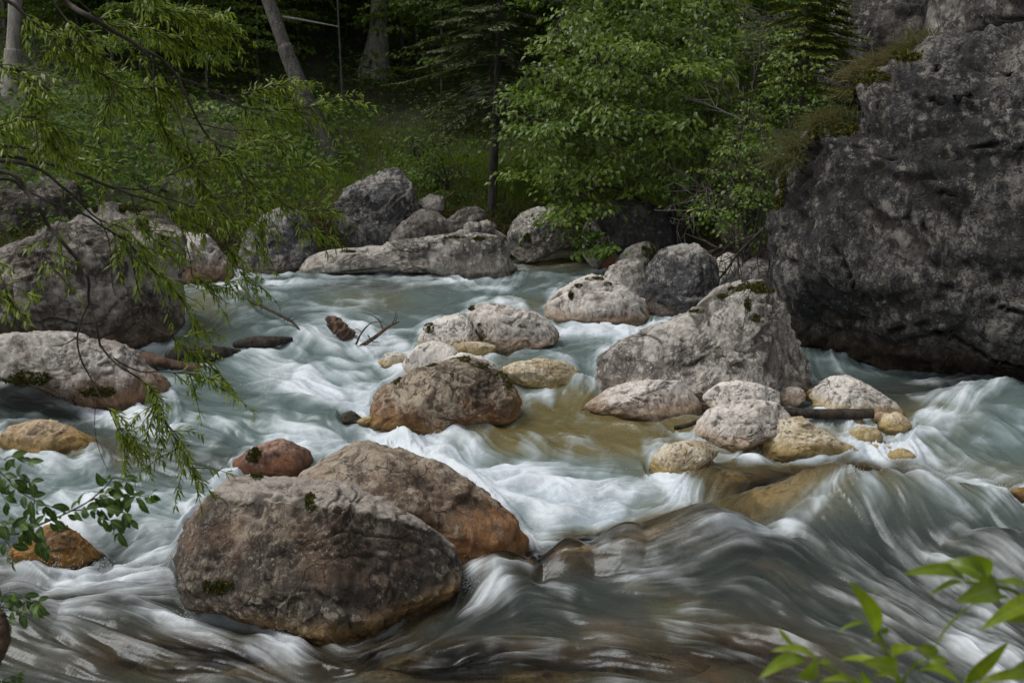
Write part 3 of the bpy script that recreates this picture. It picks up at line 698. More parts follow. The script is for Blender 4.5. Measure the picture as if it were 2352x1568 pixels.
boulder('boulder', [(330,470),(350,430),(400,405),(470,420),(520,460),(540,520),(480,545),(400,540)], 'slate', 'blue grey boulder behind the tan sloping one', dep=16.0, seed=85, k=6, cuts=4)
boulder('rock', [(605,345),(615,333),(632,332),(640,345),(635,360),(612,362)], 'pink', 'small round stone set in the grassy bank', 'stone', dep=19.2, seed=86, k=4, cuts=2)
boulder('boulder', [(-20,300),(-5,255),(20,235),(45,245),(55,290),(50,330),(0,340)], 'slate', 'grey boulder at the foot of the far left trunk', dep=19.5, seed=87, k=5, cuts=3)
boulder('boulder', [(1040,270),(1060,220),(1100,180),(1150,175),(1180,215),(1198,265),(1170,300),(1080,305)], 'cliff2', 'grey boulder in the forest behind the spruce', dep=22.5, seed=88, k=5, cuts=3, thick=.6)
boulder('boulder', [(-90,860),(-80,800),(0,768),(60,764),(150,764),(230,783),(290,798),(330,838),(380,873),(400,905),(397,937),(370,947),(310,937),(230,927),(150,907),(80,887),(0,873)],
        'log', 'long rounded boulder with white top and brown foot at the left edge', base=(330,943), seed=91, sharp=0, chips=2, k=7, cuts=2, crack=.9, thick=.75, moss=[(75,868,48,12),(225,900,45,10)], amp=.8, moss_h=.03)
boulder('rock', [(-10,1012),(30,975),(90,962),(150,973),(200,998),(255,1035),(190,1052),(60,1048)], 'tan', 'tan rock with water running over it below the long rounded boulder', 'rock', base=(120,1040), seed=92, k=6, cuts=1, thick=.8)
boulder('rock', [(20,1270),(60,1230),(110,1207),(160,1213),(212,1250),(247,1282),(220,1298),(160,1312),(70,1305)], 'orange', 'orange rock behind the leafy twig at the lower left', 'rock', base=(150,1305), seed=93, k=6, cuts=4, crack=1.5)
# ---- cliffs on the right
boulder('cliff_boulder', [(1778,540),(1783,470),(1800,415),(1828,350),(1850,310),(1885,292),(1940,300),(1985,292),(1975,250),(1958,212),(1985,178),(2040,150),(2090,125),(2130,98),(2200,80),(2300,68),(2420,55),(2600,90),(2760,300),(2790,600),(2700,830),(2500,880),(2352,868),(2290,880),(2200,905),(2100,912),(1960,897),(1880,850),(1842,785),(1812,720),(1788,630)],
        'cliff', 'huge black lichened cliff boulder towering at the right edge', base=(2050,905), seed=101, k=7, cuts=0, crack=2.6, thick=.55, box=.62, ext=.06, amp=.62, lump=.95, undercut=.35, chips=3, cw=.07, cd=.03, rough=1.7,
        pits=[(2151,157,9,.1),(2019,245,8,.08),(2317,172,8,.08),(2323,399,8,.08)],
        seams=[[(2230,345),(2290,330),(2352,338)],[(2105,218),(2160,238),(2230,218)],[(2150,440),(2200,450),(2230,470)],[(2080,500),(2120,520),(2160,565)],[(2230,640),(2290,700),(2352,720)],[(2190,770),(2280,830),(2360,850)],[(1900,560),(1940,600),(1960,660)],[(2040,760),(2110,745),(2180,770)]], planes=[(-.75,.1,-.65,.1),(0,-.55,-.83,.14),(.1,.5,-.85,.12),(.3,-.1,-.95,.08),(-.35,-.35,-.87,.12)],
        moss=[(1945,295,26,12),(1930,305,20,9),(1880,300,14,14),(1830,360,9,30),(2000,180,40,14),(1955,215,10,22),(2080,130,40,10),(1800,420,7,40),(1792,470,6,16)], moss_h=.05)
boulder('cliff_boulder', [(2125,95),(2132,40),(2150,-40),(2230,-150),(2400,-220),(2650,-200),(2800,0),(2750,200),(2500,190),(2300,130),(2200,110)], 'cliff2', 'weathered cliff block resting above the huge black boulder', dep=11.9, seed=102, k=7, cuts=3, crack=1.4, thick=.6, ext=0, amp=.8)
boulder('cliff_boulder', [(1880,200),(1900,60),(1960,-80),(2080,-160),(2180,-100),(2200,60),(2150,200),(2000,260)], 'cliff2', 'dim grey rock wall behind the cliff boulders', dep=15.5, seed=103, k=6, cuts=3, crack=1.2, thick=.5, ext=0)
# ---- drowned boulders under the front rapids and stones on the bed
def drowned(X, Y, wpx, hpx, mat, label, dz, seed, thick=1.0, k=5, name='submerged_rock', cat='rock', group=None):
    _, d = hit_water(X, Y, dz)
    ol = [(X + wpx * .5 * cos(a) * (1 + .12 * sin(3 * a + seed)), Y + hpx * .5 + hpx * .5 * sin(a)) for a in np.linspace(0, 2 * pi, 13)[:-1]]
    return boulder(name, ol, mat, label, cat, dep=d + thick * wpx * d / F * .2, seed=seed, k=k, cuts=2, thick=thick, group=group, ext=.1)
drowned(1960,1092,520,170,'bedtan','broad brown boulder drowned under the smooth hump of the rapid',.24,111,.7,6)
drowned(1600,1182,330,120,'bedtan','tan boulder drowned under the glassy lip of the rapid',.15,112,.8,6)
drowned(1330,1245,170,70,'bedtan','grey tan rock under the small glassy hump right of the rust boulder',.04,113,.9)
drowned(1165,1270,150,70,'bedtan','pale rock under the thin sheet of water beside the dark nearest boulder',.02,114,.9)
drowned(1650,1078,150,60,'bedtan','brown rock under the white slide right of the rounded yellow rock',.06,115,.9)
for X, Y, w, h, mt, sd, lb in [(400,1490,200,70,'bedyellow',121,'broad olive yellow stone under the clear water at the bottom left'),(250,1500,120,50,'bedred',122,'red brown stone under the water near the bottom left corner'),(150,1530,150,50,'bedgrey',123,'grey stone under the water at the bottom left corner'),(620,1520,190,60,'bedtan',124,'tan stone under the clear water below the dark nearest boulder'),(940,1500,160,50,'bedyellow',125,'yellowish stone under the current at the bottom middle'),(880,1540,150,40,'bedyellow',126,'olive stone at the bottom edge left of the middle'),
    (1500,1500,240,60,'bedtan',127,'brown stone under the current at the bottom right of the middle'),(1750,1450,240,70,'bedred',128,'reddish brown stone under the rapid left of the near leaves'),(1250,1540,210,50,'bedyellow',129,'amber stone at the bottom edge in the middle'),(1450,965,150,40,'bedyellow',130,'yellow stone under the clear water below the flat pale rock'),(1300,985,130,40,'bedyellow',131,'olive yellow stone under the clear water right of the mossy brown boulder'),(1120,980,90,30,'bedyellow',132,'amber stone under the wave at the foot of the mossy brown boulder'),(1290,600,130,18,'bedtan',133,'brown slab on the bed of the clear pool')]:
    drowned(X, Y, w, h, mt, lb, -.1 if Y > 1300 else -.05, sd, .8, 5, 'submerged_stone', 'stone', 'stones on the river bed')
# ---------------------------------------------------------------- the river
NC, NR = 900, 480
WX = np.linspace(-330, 2690, NC); WY = np.concatenate([np.linspace(566, 1640, NR - 40), np.linspace(1646, 2300, 40)])
rowy = np.array([hit_water(1176, y)[0][1] for y in WY])
rowd = np.array([hit_water(1176, y)[1] for y in WY])
XX, YY = np.meshgrid(WX, WY)
wy = np.repeat(rowy[:, None], NC, 1); wx = (XX - 1176) / F * rowd[:, None]
wz = zbase(wy)
HUMPS = [(1985,1072,320,.5,.34),(2330,1218,170,.4,.2),(2180,1150,140,.4,.12),(1620,1172,190,.42,.3),(1440,1214,95,.3,.2),(1310,1236,62,.24,.17),(1160,1264,80,.25,.13),(1640,1072,80,.25,.12),(240,1376,110,.3,.1),(60,1390,90,.3,.1),(640,912,110,.3,.12),(760,945,70,.3,.09),(1090,958,110,.25,.08),(2300,872,170,.5,.2),(120,968,100,.4,.03),(1230,832,100,.5,.05),(1330,868,45,.25,.1),(1615,1052,40,.2,.12),(1930,1030,60,.2,.05),(170,1020,70,.25,.06),(90,1290,70,.25,.08),(700,1080,60,.2,.03),(1500,1220,110,.35,.15)]
hump = np.zeros_like(wz)
for X, Y, rp, ry, h in HUMPS:
    c, d = hit_water(X, Y, h)
    sx = rp * d / F; dy = wy - c[1]; dx = wx - c[0]
    sy = np.where(dy > 0, ry * .55, ry)
    hump = np.maximum(hump, h * np.exp(-(dx / sx) ** 2 * 1.1 - (dy / sy) ** 2)) + .12 * np.minimum(hump, h * np.exp(-(dx / sx) ** 2 - (dy / sy) ** 2))
# current: strokes of direction, blended (double angle, so a stroke has no sign)
FLOW = [(1250,600,-4),(900,640,-3),(600,690,-20),(500,760,-30),(750,740,8),(1000,690,-6),(1150,660,-8),(700,860,35),(600,900,15),(850,880,10),(800,830,40),(560,960,14),(750,990,8),(450,1010,12),(300,1080,8),(100,930,14),(250,960,18),(100,1110,4),
 (1400,770,-25),(1280,770,-12),(1200,810,-35),(1350,860,70),(1250,930,20),(1400,940,8),(1500,1000,12),(1150,960,-14),(1250,1010,18),(1050,1040,18),(1300,1060,16),(1200,1120,14),(1420,1120,10),(1350,1180,0),(1560,1060,50),(1600,1120,-55),(1700,1080,-8),(1850,1050,-5),(2000,1050,4),
 (2300,880,-14),(2150,920,-25),(2250,980,30),(2200,1060,25),(2150,1120,40),(2310,1180,38),(1700,1140,-28),(1800,1130,-38),(1900,1150,-62),(2000,1150,60),(2100,1150,38),(2200,1200,22),(1950,1260,30),(2100,1320,31),(2250,1420,33),(2330,1540,34),(2050,1420,33),(1850,1380,30),(1750,1450,20),
 (1600,1200,-14),(1500,1260,-8),(1700,1230,-26),(1650,1300,-16),(1400,1290,8),(1250,1310,6),(1300,1380,14),(1150,1370,-38),(1090,1310,62),(1450,1400,10),(1550,1340,-6),(1500,1480,10),(1200,1460,-6),(950,1450,-30),(800,1490,-38),(1000,1530,4),(1300,1540,6),(1700,1540,14),
 (650,1420,8),(500,1400,4),(420,1440,15),(640,1480,38),(300,1390,-6),(150,1390,-8),(150,1480,20),(400,1510,12),(100,1320,2),(300,1240,-14),(380,1180,10),(150,1180,2),(60,1330,6),(250,1330,-8),(400,1330,-12),(-200,1000,8),(2600,1000,10),(2600,1500,34),(-200,1400,4),(300,1700,6),(1500,1750,8)]
fa = np.array(FLOW, float)
sub = (slice(None, None, 6), slice(None, None, 6))
def coarse(fn):
    """evaluate on every sixth row and column, then stretch back"""
    ys, xs = np.arange(0, NR, 6), np.arange(0, NC, 6)
    if ys[-1] != NR - 1: ys = np.append(ys, NR - 1)
    if xs[-1] != NC - 1: xs = np.append(xs, NC - 1)
    g = fn(XX[np.ix_(ys, xs)], YY[np.ix_(ys, xs)])
    tmp = np.array([np.interp(np.arange(NC), xs, r) for r in g])
    return np.array([np.interp(np.arange(NR), ys, tmp[:, j]) for j in range(NC)]).T
_st = {}
def flowfn(which):
    def fn(x, y):
        w = 1 / ((((x[..., None] - fa[:, 0])) ** 2 + ((y[..., None] - fa[:, 1]) * 1.6) ** 2) + 900) ** 1.6
        a = np.radians(fa[:, 2]) * 2
        c = (w * np.cos(a)).sum(-1) / w.sum(-1); s = (w * np.sin(a)).sum(-1) / w.sum(-1)
        return c if which == 0 else s
    return fn
c2, s2_ = coarse(flowfn(0)), coarse(flowfn(1))
def rockdist(x, y):
    best = np.full(x.shape, 1e9); sh = x.shape; xf, yf = x.ravel(), y.ravel(); best = np.full(xf.size, 400.)
    for cm in ROCKS:
        o = cm[::6]; a = o; b = np.roll(o, -1, 0)
        m = (xf > o[:, 0].min() - 120) & (xf < o[:, 0].max() + 120) & (yf > o[:, 1].min() - 120) & (yf < o[:, 1].max() + 120)
        if not m.any(): continue
        px, py_ = xf[m][:, None], yf[m][:, None]
        ab = b - a; t = np.clip(((px - a[:, 0]) * ab[:, 0] + (py_ - a[:, 1]) * ab[:, 1]) / ((ab ** 2).sum(1) + 1e-9), 0, 1)
        d = np.hypot(px - a[:, 0] - t * ab[:, 0], py_ - a[:, 1] - t * ab[:, 1]).min(1)
        ins = (((a[:, 1] > py_) != (b[:, 1] > py_)) & (px < (b[:, 0] - a[:, 0]) * (py_ - a[:, 1]) / (b[:, 1] - a[:, 1] + 1e-9) + a[:, 0])).sum(1) % 2 == 1
        d = np.where(ins, -d, d)
        best[m] = np.minimum(best[m], d)
    return best.reshape(sh)
rd = coarse(rockdist)
gy_, gx_ = np.gradient(rd); gx_ = gx_ / np.gradient(WX)[None]; gy_ = gy_ / np.gradient(WY)[:, None]
ta = np.arctan2(gx_, -gy_ + 1e-9) * 2
wt = smooth(38, 4, rd) * .8
c2 = c2 * (1 - wt) + np.cos(ta) * wt; s2_ = s2_ * (1 - wt) + np.sin(ta) * wt
ang = .5 * np.arctan2(s2_, c2)
pw = np.stack([wx.ravel(), wy.ravel(), np.zeros(wx.size)], 1)
n_sw = fbm(pw * 1.9 + 3, 3).reshape(NR, NC)
# ---- foam, where the water is broken
BL = [(480,720,150,80,0,-.02),(800,690,330,60,0,.14),(1000,640,200,14,0,.3),(850,640,150,10,0,-.2),(1150,655,120,12,0,.1),(620,610,90,16,0,.5),(1270,615,100,16,0,.2),(1280,585,120,14,0,-.25),(640,860,150,60,8,.55),(850,790,110,55,25,.5),(760,890,150,50,20,.42),(700,780,160,35,0,.22),(900,960,170,40,12,.35),(640,960,190,28,14,-.08),(560,1000,160,40,8,.3),(780,1010,200,36,5,.5),(1050,1060,170,50,16,.55),(1200,1130,230,55,12,.55),(1400,1130,170,45,0,.55),(1350,1185,130,26,0,.5),(1240,1215,45,40,50,.5),
 (300,1170,220,90,10,.34),(330,1290,110,70,-10,.5),(130,1330,170,38,0,.5),(120,1180,150,50,0,.25),(110,925,190,28,14,.25),(280,965,90,22,10,.3),(420,1080,80,40,0,.1),(1400,755,140,30,-6,.45),(1430,790,60,30,-20,.2),(1350,850,40,50,60,.2),(2180,1080,140,55,20,.55),(2080,985,130,45,-20,.3),(2250,1000,120,40,20,.35),(2330,1160,80,50,30,.5),(1760,1055,190,16,0,.5),(1620,1150,60,28,-30,.3),(1560,1140,60,40,0,.4),(2000,1045,120,14,0,.35),
 (1900,1205,70,14,-28,.4),(1770,1262,130,20,-24,.45),(1980,1190,40,26,30,.4),(2090,1165,130,16,24,.35),(2160,1330,260,90,32,.26),(2260,1500,220,70,33,.3),(1640,1300,150,16,-10,.25),(1500,1350,120,14,6,.2),(1120,1375,70,30,-28,.55),(1092,1305,22,46,10,.45),(1260,1350,80,12,20,.4),(420,1440,150,26,14,.35),(490,1395,80,22,0,.4),(515,1425,60,18,0,.5),(900,1425,90,14,-30,.15),(650,1480,70,40,42,.45),(160,1430,70,26,0,.3),(150,1480,50,20,-20,.25),(1000,1512,80,10,-8,.3),(1300,1300,120,14,0,.12),(2280,940,120,24,20,.25),(1230,905,60,14,15,.2),(1130,955,60,14,-10,.35),(1300,1000,90,14,12,.15),(1850,1120,120,50,-40,-.3),(1420,990,300,40,5,.06),(1480,962,160,24,0,-.28),(1300,975,150,26,0,-.1),(1960,1112,270,40,4,-.25),(1176,1550,1300,38,0,-.16),(2000,895,190,40,0,-.4),(2260,935,140,40,0,-.14),(560,1000,220,60,0,-.08),(330,1180,160,60,0,-.06),(1520,1235,200,30,-10,-.14),(1300,600,110,22,0,-.3),(1950,1130,250,40,0,-.06)]
foam = np.full(XX.shape, .28)
foam += .035 * smooth(1180, 1260, YY)
for X, Y, rx, ry, a, v in BL:
    ca, sa = cos(radians(a)), sin(radians(a)); dx, dy = XX - X, YY - Y
    foam += .78 * v * np.exp(-((dx * ca + dy * sa) / rx) ** 2 - ((-dx * sa + dy * ca) / ry) ** 2)
foam += (.2 + .3 * fbm(pw * 4 + 20, 3).reshape(NR, NC)) * smooth(26, 0, rd) * smooth(1300, 1200, YY)
# ---- tints: how shallow over ochre stones, how dark and clear
def blobs(lst):
    o = np.zeros(XX.shape)
    for X, Y, rx, ry, a, v in lst:
        ca, sa = cos(radians(a)), sin(radians(a)); dx, dy = XX - X, YY - Y
        o += v * np.exp(-((dx * ca + dy * sa) / rx) ** 2 - ((-dx * sa + dy * ca) / ry) ** 2)
    return np.clip(o, 0, 1)
amber = blobs([(1480,962,190,34,0,1),(1350,985,240,40,5,.7),(1960,1105,300,44,3,.6),(1620,1000,60,30,0,.8),(1900,1045,120,20,0,.7),(1560,1215,330,50,-8,.9),(1300,1300,200,30,0,.5),(1990,1110,330,40,0,.5),(900,1510,700,50,0,.45),(1320,955,220,50,0,1),(1450,1000,270,45,5,.9),(1180,1000,120,40,0,.7),(1900,1015,190,30,5,.9),(2120,960,100,35,0,.6),(1650,1080,110,40,0,.7),(1480,1240,260,36,-10,.8),(1950,1135,330,60,0,.75),(1200,1280,120,24,0,.8),(1250,1530,420,45,0,.7),(420,1510,220,40,0,.7),(1680,1480,190,60,10,.6),(950,1420,130,26,-30,.4),(180,1030,150,26,5,.7),(1290,600,120,20,0,.8),(470,700,70,60,0,.35),(850,690,90,26,0,.35),(1200,700,80,16,0,.3),(1180,860,80,30,0,.3)])
dark = smooth(1170, 1290, YY) * .9
dark = np.clip(dark + blobs([(900,650,200,14,0,.7),(2280,880,120,24,0,.8),(640,915,110,16,8,.4),(1290,590,120,18,0,.5),(1950,1130,340,64,0,.85),(2020,895,220,40,0,.95),(300,1385,200,14,0,.6),(500,1050,70,30,0,.4),(90,915,240,50,10,.7),(200,1010,200,40,10,.5),(420,1080,160,50,0,.35),(2230,1450,260,110,30,-.75),(2050,1330,160,60,30,-.4)]), 0, 1)
# ---- line integral convolution: combed streaks along the current
def lic(noise, a, length, dec=1.0):
    acc = noise.copy(); wsum = 1.0
    sx, sy = (NC - 1) / (WX[-1] - WX[0]), (NR - 41) / (1640 - 566.)
    for sgn in (1, -1):
        px, py_ = np.meshgrid(np.arange(NC, dtype=float), np.arange(NR, dtype=float))
        for k in range(length):
            ix = np.clip(px.astype(int), 0, NC - 1); iy = np.clip(py_.astype(int), 0, NR - 1)
            aa = a[iy, ix]
            vx, vy = np.cos(aa), np.sin(aa)
            if k: 
                s = np.sign(vx * lx + vy * ly); s[s == 0] = 1; vx *= s; vy *= s
            else: vx *= sgn; vy *= sgn
            lx, ly = vx, vy
            px += vx * sx * 3.3; py_ += vy * sy * 3.3
            fx, fy = np.clip(px, 0, NC - 1.001), np.clip(py_, 0, NR - 1.001)
            i0, j0 = fx.astype(int), fy.astype(int); u, v = fx - i0, fy - j0
            w = 1 - .9 * (k / length) ** dec
            acc += w * ((noise[j0, i0] * (1 - u) + noise[j0, i0 + 1] * u) * (1 - v) + (noise[j0 + 1, i0] * (1 - u) + noise[j0 + 1, i0 + 1] * u) * v)
            wsum += w
    acc /= wsum
    return (acc - acc.mean()) / acc.std()
def blur(a, n):
    for _ in range(n):
        a = (a + np.roll(a, 1, 0) + np.roll(a, -1, 0) + np.roll(a, 1, 1) + np.roll(a, -1, 1)) / 5
    return a
wild = .35 + .65 * smooth(.3, .8, foam)
ang2 = ang + (n_sw * .8 + .6 * fbm(pw * 5 + 31, 2).reshape(NR, NC)) * wild * smooth(1320, 1180, YY) + .12 * n_sw
r2 = np.random.default_rng(2)
fine = lic(r2.normal(size=(NR, NC)), ang2, 10)
midl = lic(blur(r2.normal(size=(NR, NC)), 6), ang2, 26)
broad = lic(blur(r2.normal(size=(NR, NC)), 40), ang2, 34)
wv_ = np.stack([fbm(pw * 1.7 + 50, 3), fbm(pw * 1.7 + 90, 3), 0 * pw[:, 0]], 1)
turb = ridged((pw + wv_ * .55) * np.array([2.6, 1.9, 1]) + 7, 5, .62).reshape(NR, NC); turb = (turb - turb.mean()) / turb.std()
turb2 = lic(blur(turb + .8 * r2.normal(size=(NR, NC)), 1), ang2, 6)
bill = fbm(np.stack([wx.ravel() * 2.4, wy.ravel() * 1.5, np.full(wx.size, 3.)], 1), 4).reshape(NR, NC)
fw = smooth(1180, 1300, YY)
streak = (.4 - .02 * fw) * fine + (.5 + .12 * fw) * midl + .45 * broad
far_ = 1 - fw
fo = foam + (.065 * far_ + .1 * fw) * streak + .05 * bill + (.055 * far_ + .025 * fw) * turb + (.055 * far_ + .03 * fw) * turb2
hz = hump + .011 * midl * (.5 + .5 * wild) * (1 - .4 * fw) + .004 * fine * (1 - .5 * fw) + .018 * broad * (.5 + .5 * wild) * (1 + .35 * fw) + .045 * bill * wild + .03 * n_sw + .012 * turb2 * smooth(.3, .6, foam)
hz *= 1.0
collar = smooth(26, 2, np.abs(rd)) * (.5 + fbm(pw * 6 + 70, 3).reshape(NR, NC))
hz += .03 * collar
hz -= .015 * smooth(8, 30, -rd)
# the river runs on past both sides of the view
st_ = np.arange(1, 121) * 3; dX = WX[1] - WX[0]
def widen(f): return np.concatenate([f[:, st_][:, ::-1], f, f[:, NC - 1 - st_]], 1)
XE = np.concatenate([(WX[0] - st_ * dX)[::-1], WX, WX[-1] + st_ * dX])
Z = widen(hz) + wz[:, :1]; foam_, fo, amber, dark, streak = foam, widen(fo), widen(amber), widen(dark), widen(streak)
wx = (XE[None] - 1176) / F * rowd[:, None]; wy = np.repeat(rowy[:, None], len(XE), 1); NC = len(XE)
i = np.arange(NR - 1)[:, None] * NC + np.arange(NC - 1)[None]
WF = np.stack([i + NC, i + NC + 1, i + 1, i], -1).reshape(-1, 4)
m, nt, out = new_mat('rushing water'); q = N(nt)
g = q.node('ShaderNodeNewGeometry'); pos = g.outputs['Position']
am, dk, fm, stn = q.attr('amber'), q.attr('dark'), q.attr('foam'), q.attr('streak')
ff = q.step(fm, .3, .92)
ff = q.math('POWER', ff, .9)
body = q.mix(q.math('MULTIPLY', am, .8), (.105, .146, .143), (.36, .28, .09))
body = q.mix(dk, body, q.mix(am, q.mix(q.step(stn, -1.6, 1.8), (.036, .045, .04), (.085, .1, .09)), (.22, .15, .065)))
dif = q.node('ShaderNodeBsdfDiffuse'); q.put(dif.inputs[0], body)
trn = q.node('ShaderNodeBsdfTransparent'); q.put(trn.inputs[0], q.mix(dk, q.mix(am, (.62, .8, .76), (.8, .72, .5)), (.78, .74, .66)))
clr = q.math('ADD', q.math('ADD', .12, q.math('MULTIPLY', q.math('MULTIPLY', am, dk), .3)), q.math('ADD', q.math('MULTIPLY', am, .5), q.math('MULTIPLY', dk, .33)), clamp=True)
mw = q.node('ShaderNodeMixShader'); q.put(mw.inputs[0], clr); nt.links.new(dif.outputs[0], mw.inputs[1]); nt.links.new(trn.outputs[0], mw.inputs[2])
bp = q.node('ShaderNodeBump'); bp.inputs['Strength'].default_value = .16; bp.inputs['Distance'].default_value = .015
q.put(bp.inputs['Height'], q.math('ADD', q.math('MULTIPLY', stn, .35), q.noise(pos, 22, 4, .6)))
gl = q.node('ShaderNodeBsdfGlossy'); gl.inputs['Roughness'].default_value = .22; gl.inputs[0].default_value = (.9, .95, 1, 1); nt.links.new(bp.outputs[0], gl.inputs['Normal'])
fr = q.node('ShaderNodeFresnel'); fr.inputs[0].default_value = 1.33; nt.links.new(bp.outputs[0], fr.inputs['Normal'])
ms = q.node('ShaderNodeMixShader'); nt.links.new(fr.outputs[0], ms.inputs[0]); nt.links.new(mw.outputs[0], ms.inputs[1]); nt.links.new(gl.outputs[0], ms.inputs[2])
fb = q.node('ShaderNodeBsdfPrincipled'); q.put(fb.inputs['Base Color'], q.mix(ff, q.mix(dk, (.32, .41, .43), (.27, .265, .25)), q.mix(q.step(q.math('ADD', stn, q.math('MULTIPLY', q.math('SUBTRACT', q.noise(pos, 26, 5, .7), .5), 5.0)), -1.6, 1.2), (.4, .47, .53), (.64, .695, .745)))); fb.inputs['Roughness'].default_value = .55
fb.inputs['Specular IOR Level'].default_value = .3
mf = q.node('ShaderNodeMixShader'); q.put(mf.inputs[0], ff); nt.links.new(ms.outputs[0], mf.inputs[1]); nt.links.new(fb.outputs[0], mf.inputs[2])
nt.links.new(mf.outputs[0], out.inputs[0])
river = mobj('water', np.stack([wx.ravel(), wy.ravel(), Z.ravel()], 1), WF, m, attrs={'foam': fo.ravel(), 'amber': amber.ravel(), 'dark': dark.ravel(), 'streak': streak.ravel()})
tag(river, kind='structure')
def water_z(x, y):
    j = int(np.argmin(np.abs(rowy - y))); k = int(np.argmin(np.abs(wx[j] - x))); return float(Z[j, k])

# ---- flung drops where the water breaks on stone
acc = Acc(); rs_ = np.random.default_rng(6); tetra = unit(np.array([[1, 1, 1], [-1, -1, 1], [-1, 1, -1], [1, -1, -1.]])); tf = np.array([[0, 2, 1], [0, 1, 3], [0, 3, 2], [1, 2, 3]])
for X, Y, r, n_, up in [(1092,1292,26,220,.09),(1075,1350,34,160,.06),(1235,1215,30,220,.08),(1575,1105,40,160,.06),(2170,1090,90,260,.07),(2300,1130,50,160,.07),(640,870,100,300,.06),(860,800,80,200,.06),(330,1300,70,200,.06),(130,1325,110,260,.07),(1000,1010,90,200,.05),(430,1440,60,160,.06),(640,1490,40,120,.05),(1350,1150,120,200,.05),(1960,1195,40,120,.05),(1000,632,150,200,.05),(240,1305,30,100,.06),(1250,740,40,60,.04)]:
    for _ in range(n_):
        a, q_ = rs_.uniform(0, 2 * pi), abs(rs_.normal()) * .6
        c = hit_water(X + r * q_ * cos(a), Y + r * q_ * sin(a) * .35, 0)[0]
        c[2] = water_z(c[0], c[1]) + rs_.exponential(up * .5)
        acc.add(c + tetra * rs_.uniform(.0015, .0042) * (c[1] / 7) ** .6, tf)
V, Fc, A = acc.out()
md, nt, out = new_mat('flung water drops'); bs = nt.nodes.new('ShaderNodeBsdfPrincipled'); bs.inputs['Base Color'].default_value = (.7, .73, .76, 1); bs.inputs['Roughness'].default_value = .2; nt.links.new(bs.outputs[0], out.inputs[0])
tag(mobj('water_spray', V, Fc, md), kind='stuff')
# ---------------------------------------------------------------- plants: grass, herbs, trees
R3 = np.random.default_rng(31)
def blades(base, dr, L, W, droop, seg=3):
    """grass blades: bent tapering strips"""
    n = len(base); dr = unit(dr); L = np.broadcast_to(L, (n,)).astype(float); W = np.broadcast_to(W, (n,)).astype(float)
    sd = unit(np.cross(dr, R3.normal(size=(n, 3)))); droop = np.broadcast_to(droop, (n,))
    rows = []; p = base.copy(); d = dr.copy()
    for k in range(seg + 1):
        w = W * (1 - (k / seg)) ** .7 * .5 + .0006
        rows += [p - sd * w[:, None], p + sd * w[:, None]]
        p = p + d * (L / seg)[:, None]
        d = unit(d - np.array([0, 0, 1.]) * (droop * 1.5 / seg)[:, None] + dr * .15 * np.array([1, 1, 0]))
    V = np.stack(rows, 1).reshape(-1, 3)
    k = 2 * (seg + 1); b = (np.arange(n) * k)[:, None, None]
    Fc = np.array([[2 * i, 2 * i + 1, 2 * i + 3, 2 * i + 2] for i in range(seg)])[None] + b
    return V, Fc.reshape(-1, 4), k

def gz_many(x, y):
    p = np.stack([x, y, np.zeros(len(x))], 1)
    a = np.where(y > bank_y(x), 1.0, .55)
    return ground_z(x, y) + a * (fbm(p * .7, 4) * .25 + fbm(p * 2.7 + 5, 3) * .1)

def var_attr(n, k, lo=0, hi=1):
    return np.repeat(R3.uniform(lo, hi, n), k)

# grass on the far bank
n = 80000
x = R3.uniform(-11, 7, n); t = R3.gamma(1.7, 1.5, n) + .25
y = bank_y(x) + t
z = gz_many(x, y)
gm = fbm(np.stack([x, y, x * 0], 1) * .8 + 2, 3)
X_, Y_, _ = project(np.stack([x, y, z], 1))
core = np.exp(-((X_ - 900) / 230) ** 2)
keep = R3.random(n) < np.clip(.28 + 1.6 * core + gm * .7, .03, 1) * np.clip(1.25 - t / 9, .1, 1)
b = np.stack([x, y, z - .02], 1)[keep]; nb = len(b)
L = R3.uniform(.08, .22, nb) * (1 + .4 * gm[keep])
V, Fc, k = blades(b, np.array([0, -.15, 1.]) + R3.normal(size=(nb, 3)) * .33, L, R3.uniform(.008, .016, nb), R3.uniform(.25, .8, nb), 2)
tag(mobj('grass', V, Fc, M['grass'], attrs={'var': var_attr(nb, k)}), kind='stuff')
# dry overhang at the lip of the bank
n = 14000
x = R3.uniform(-9, 5, n); t = R3.normal(.45, .22, n); y = bank_y(x) + t
z = gz_many(x, y); gm = fbm(np.stack([x, y, x * 0], 1) * 1.3 + 12, 3)
keep = R3.random(n) < np.clip(.5 + gm * 1.6, 0, 1)
b = np.stack([x, y, z], 1)[keep]; nb = len(b)
V, Fc, k = blades(b, np.array([0, -.9, .7]) + R3.normal(size=(nb, 3)) * .4, R3.uniform(.2, .5, nb), R3.uniform(.007, .014, nb), R3.uniform(.7, 1.3, nb), 3)
tag(mobj('dry_grass', V, Fc, M['dry'], attrs={'var': var_attr(nb, k)}), kind='stuff')
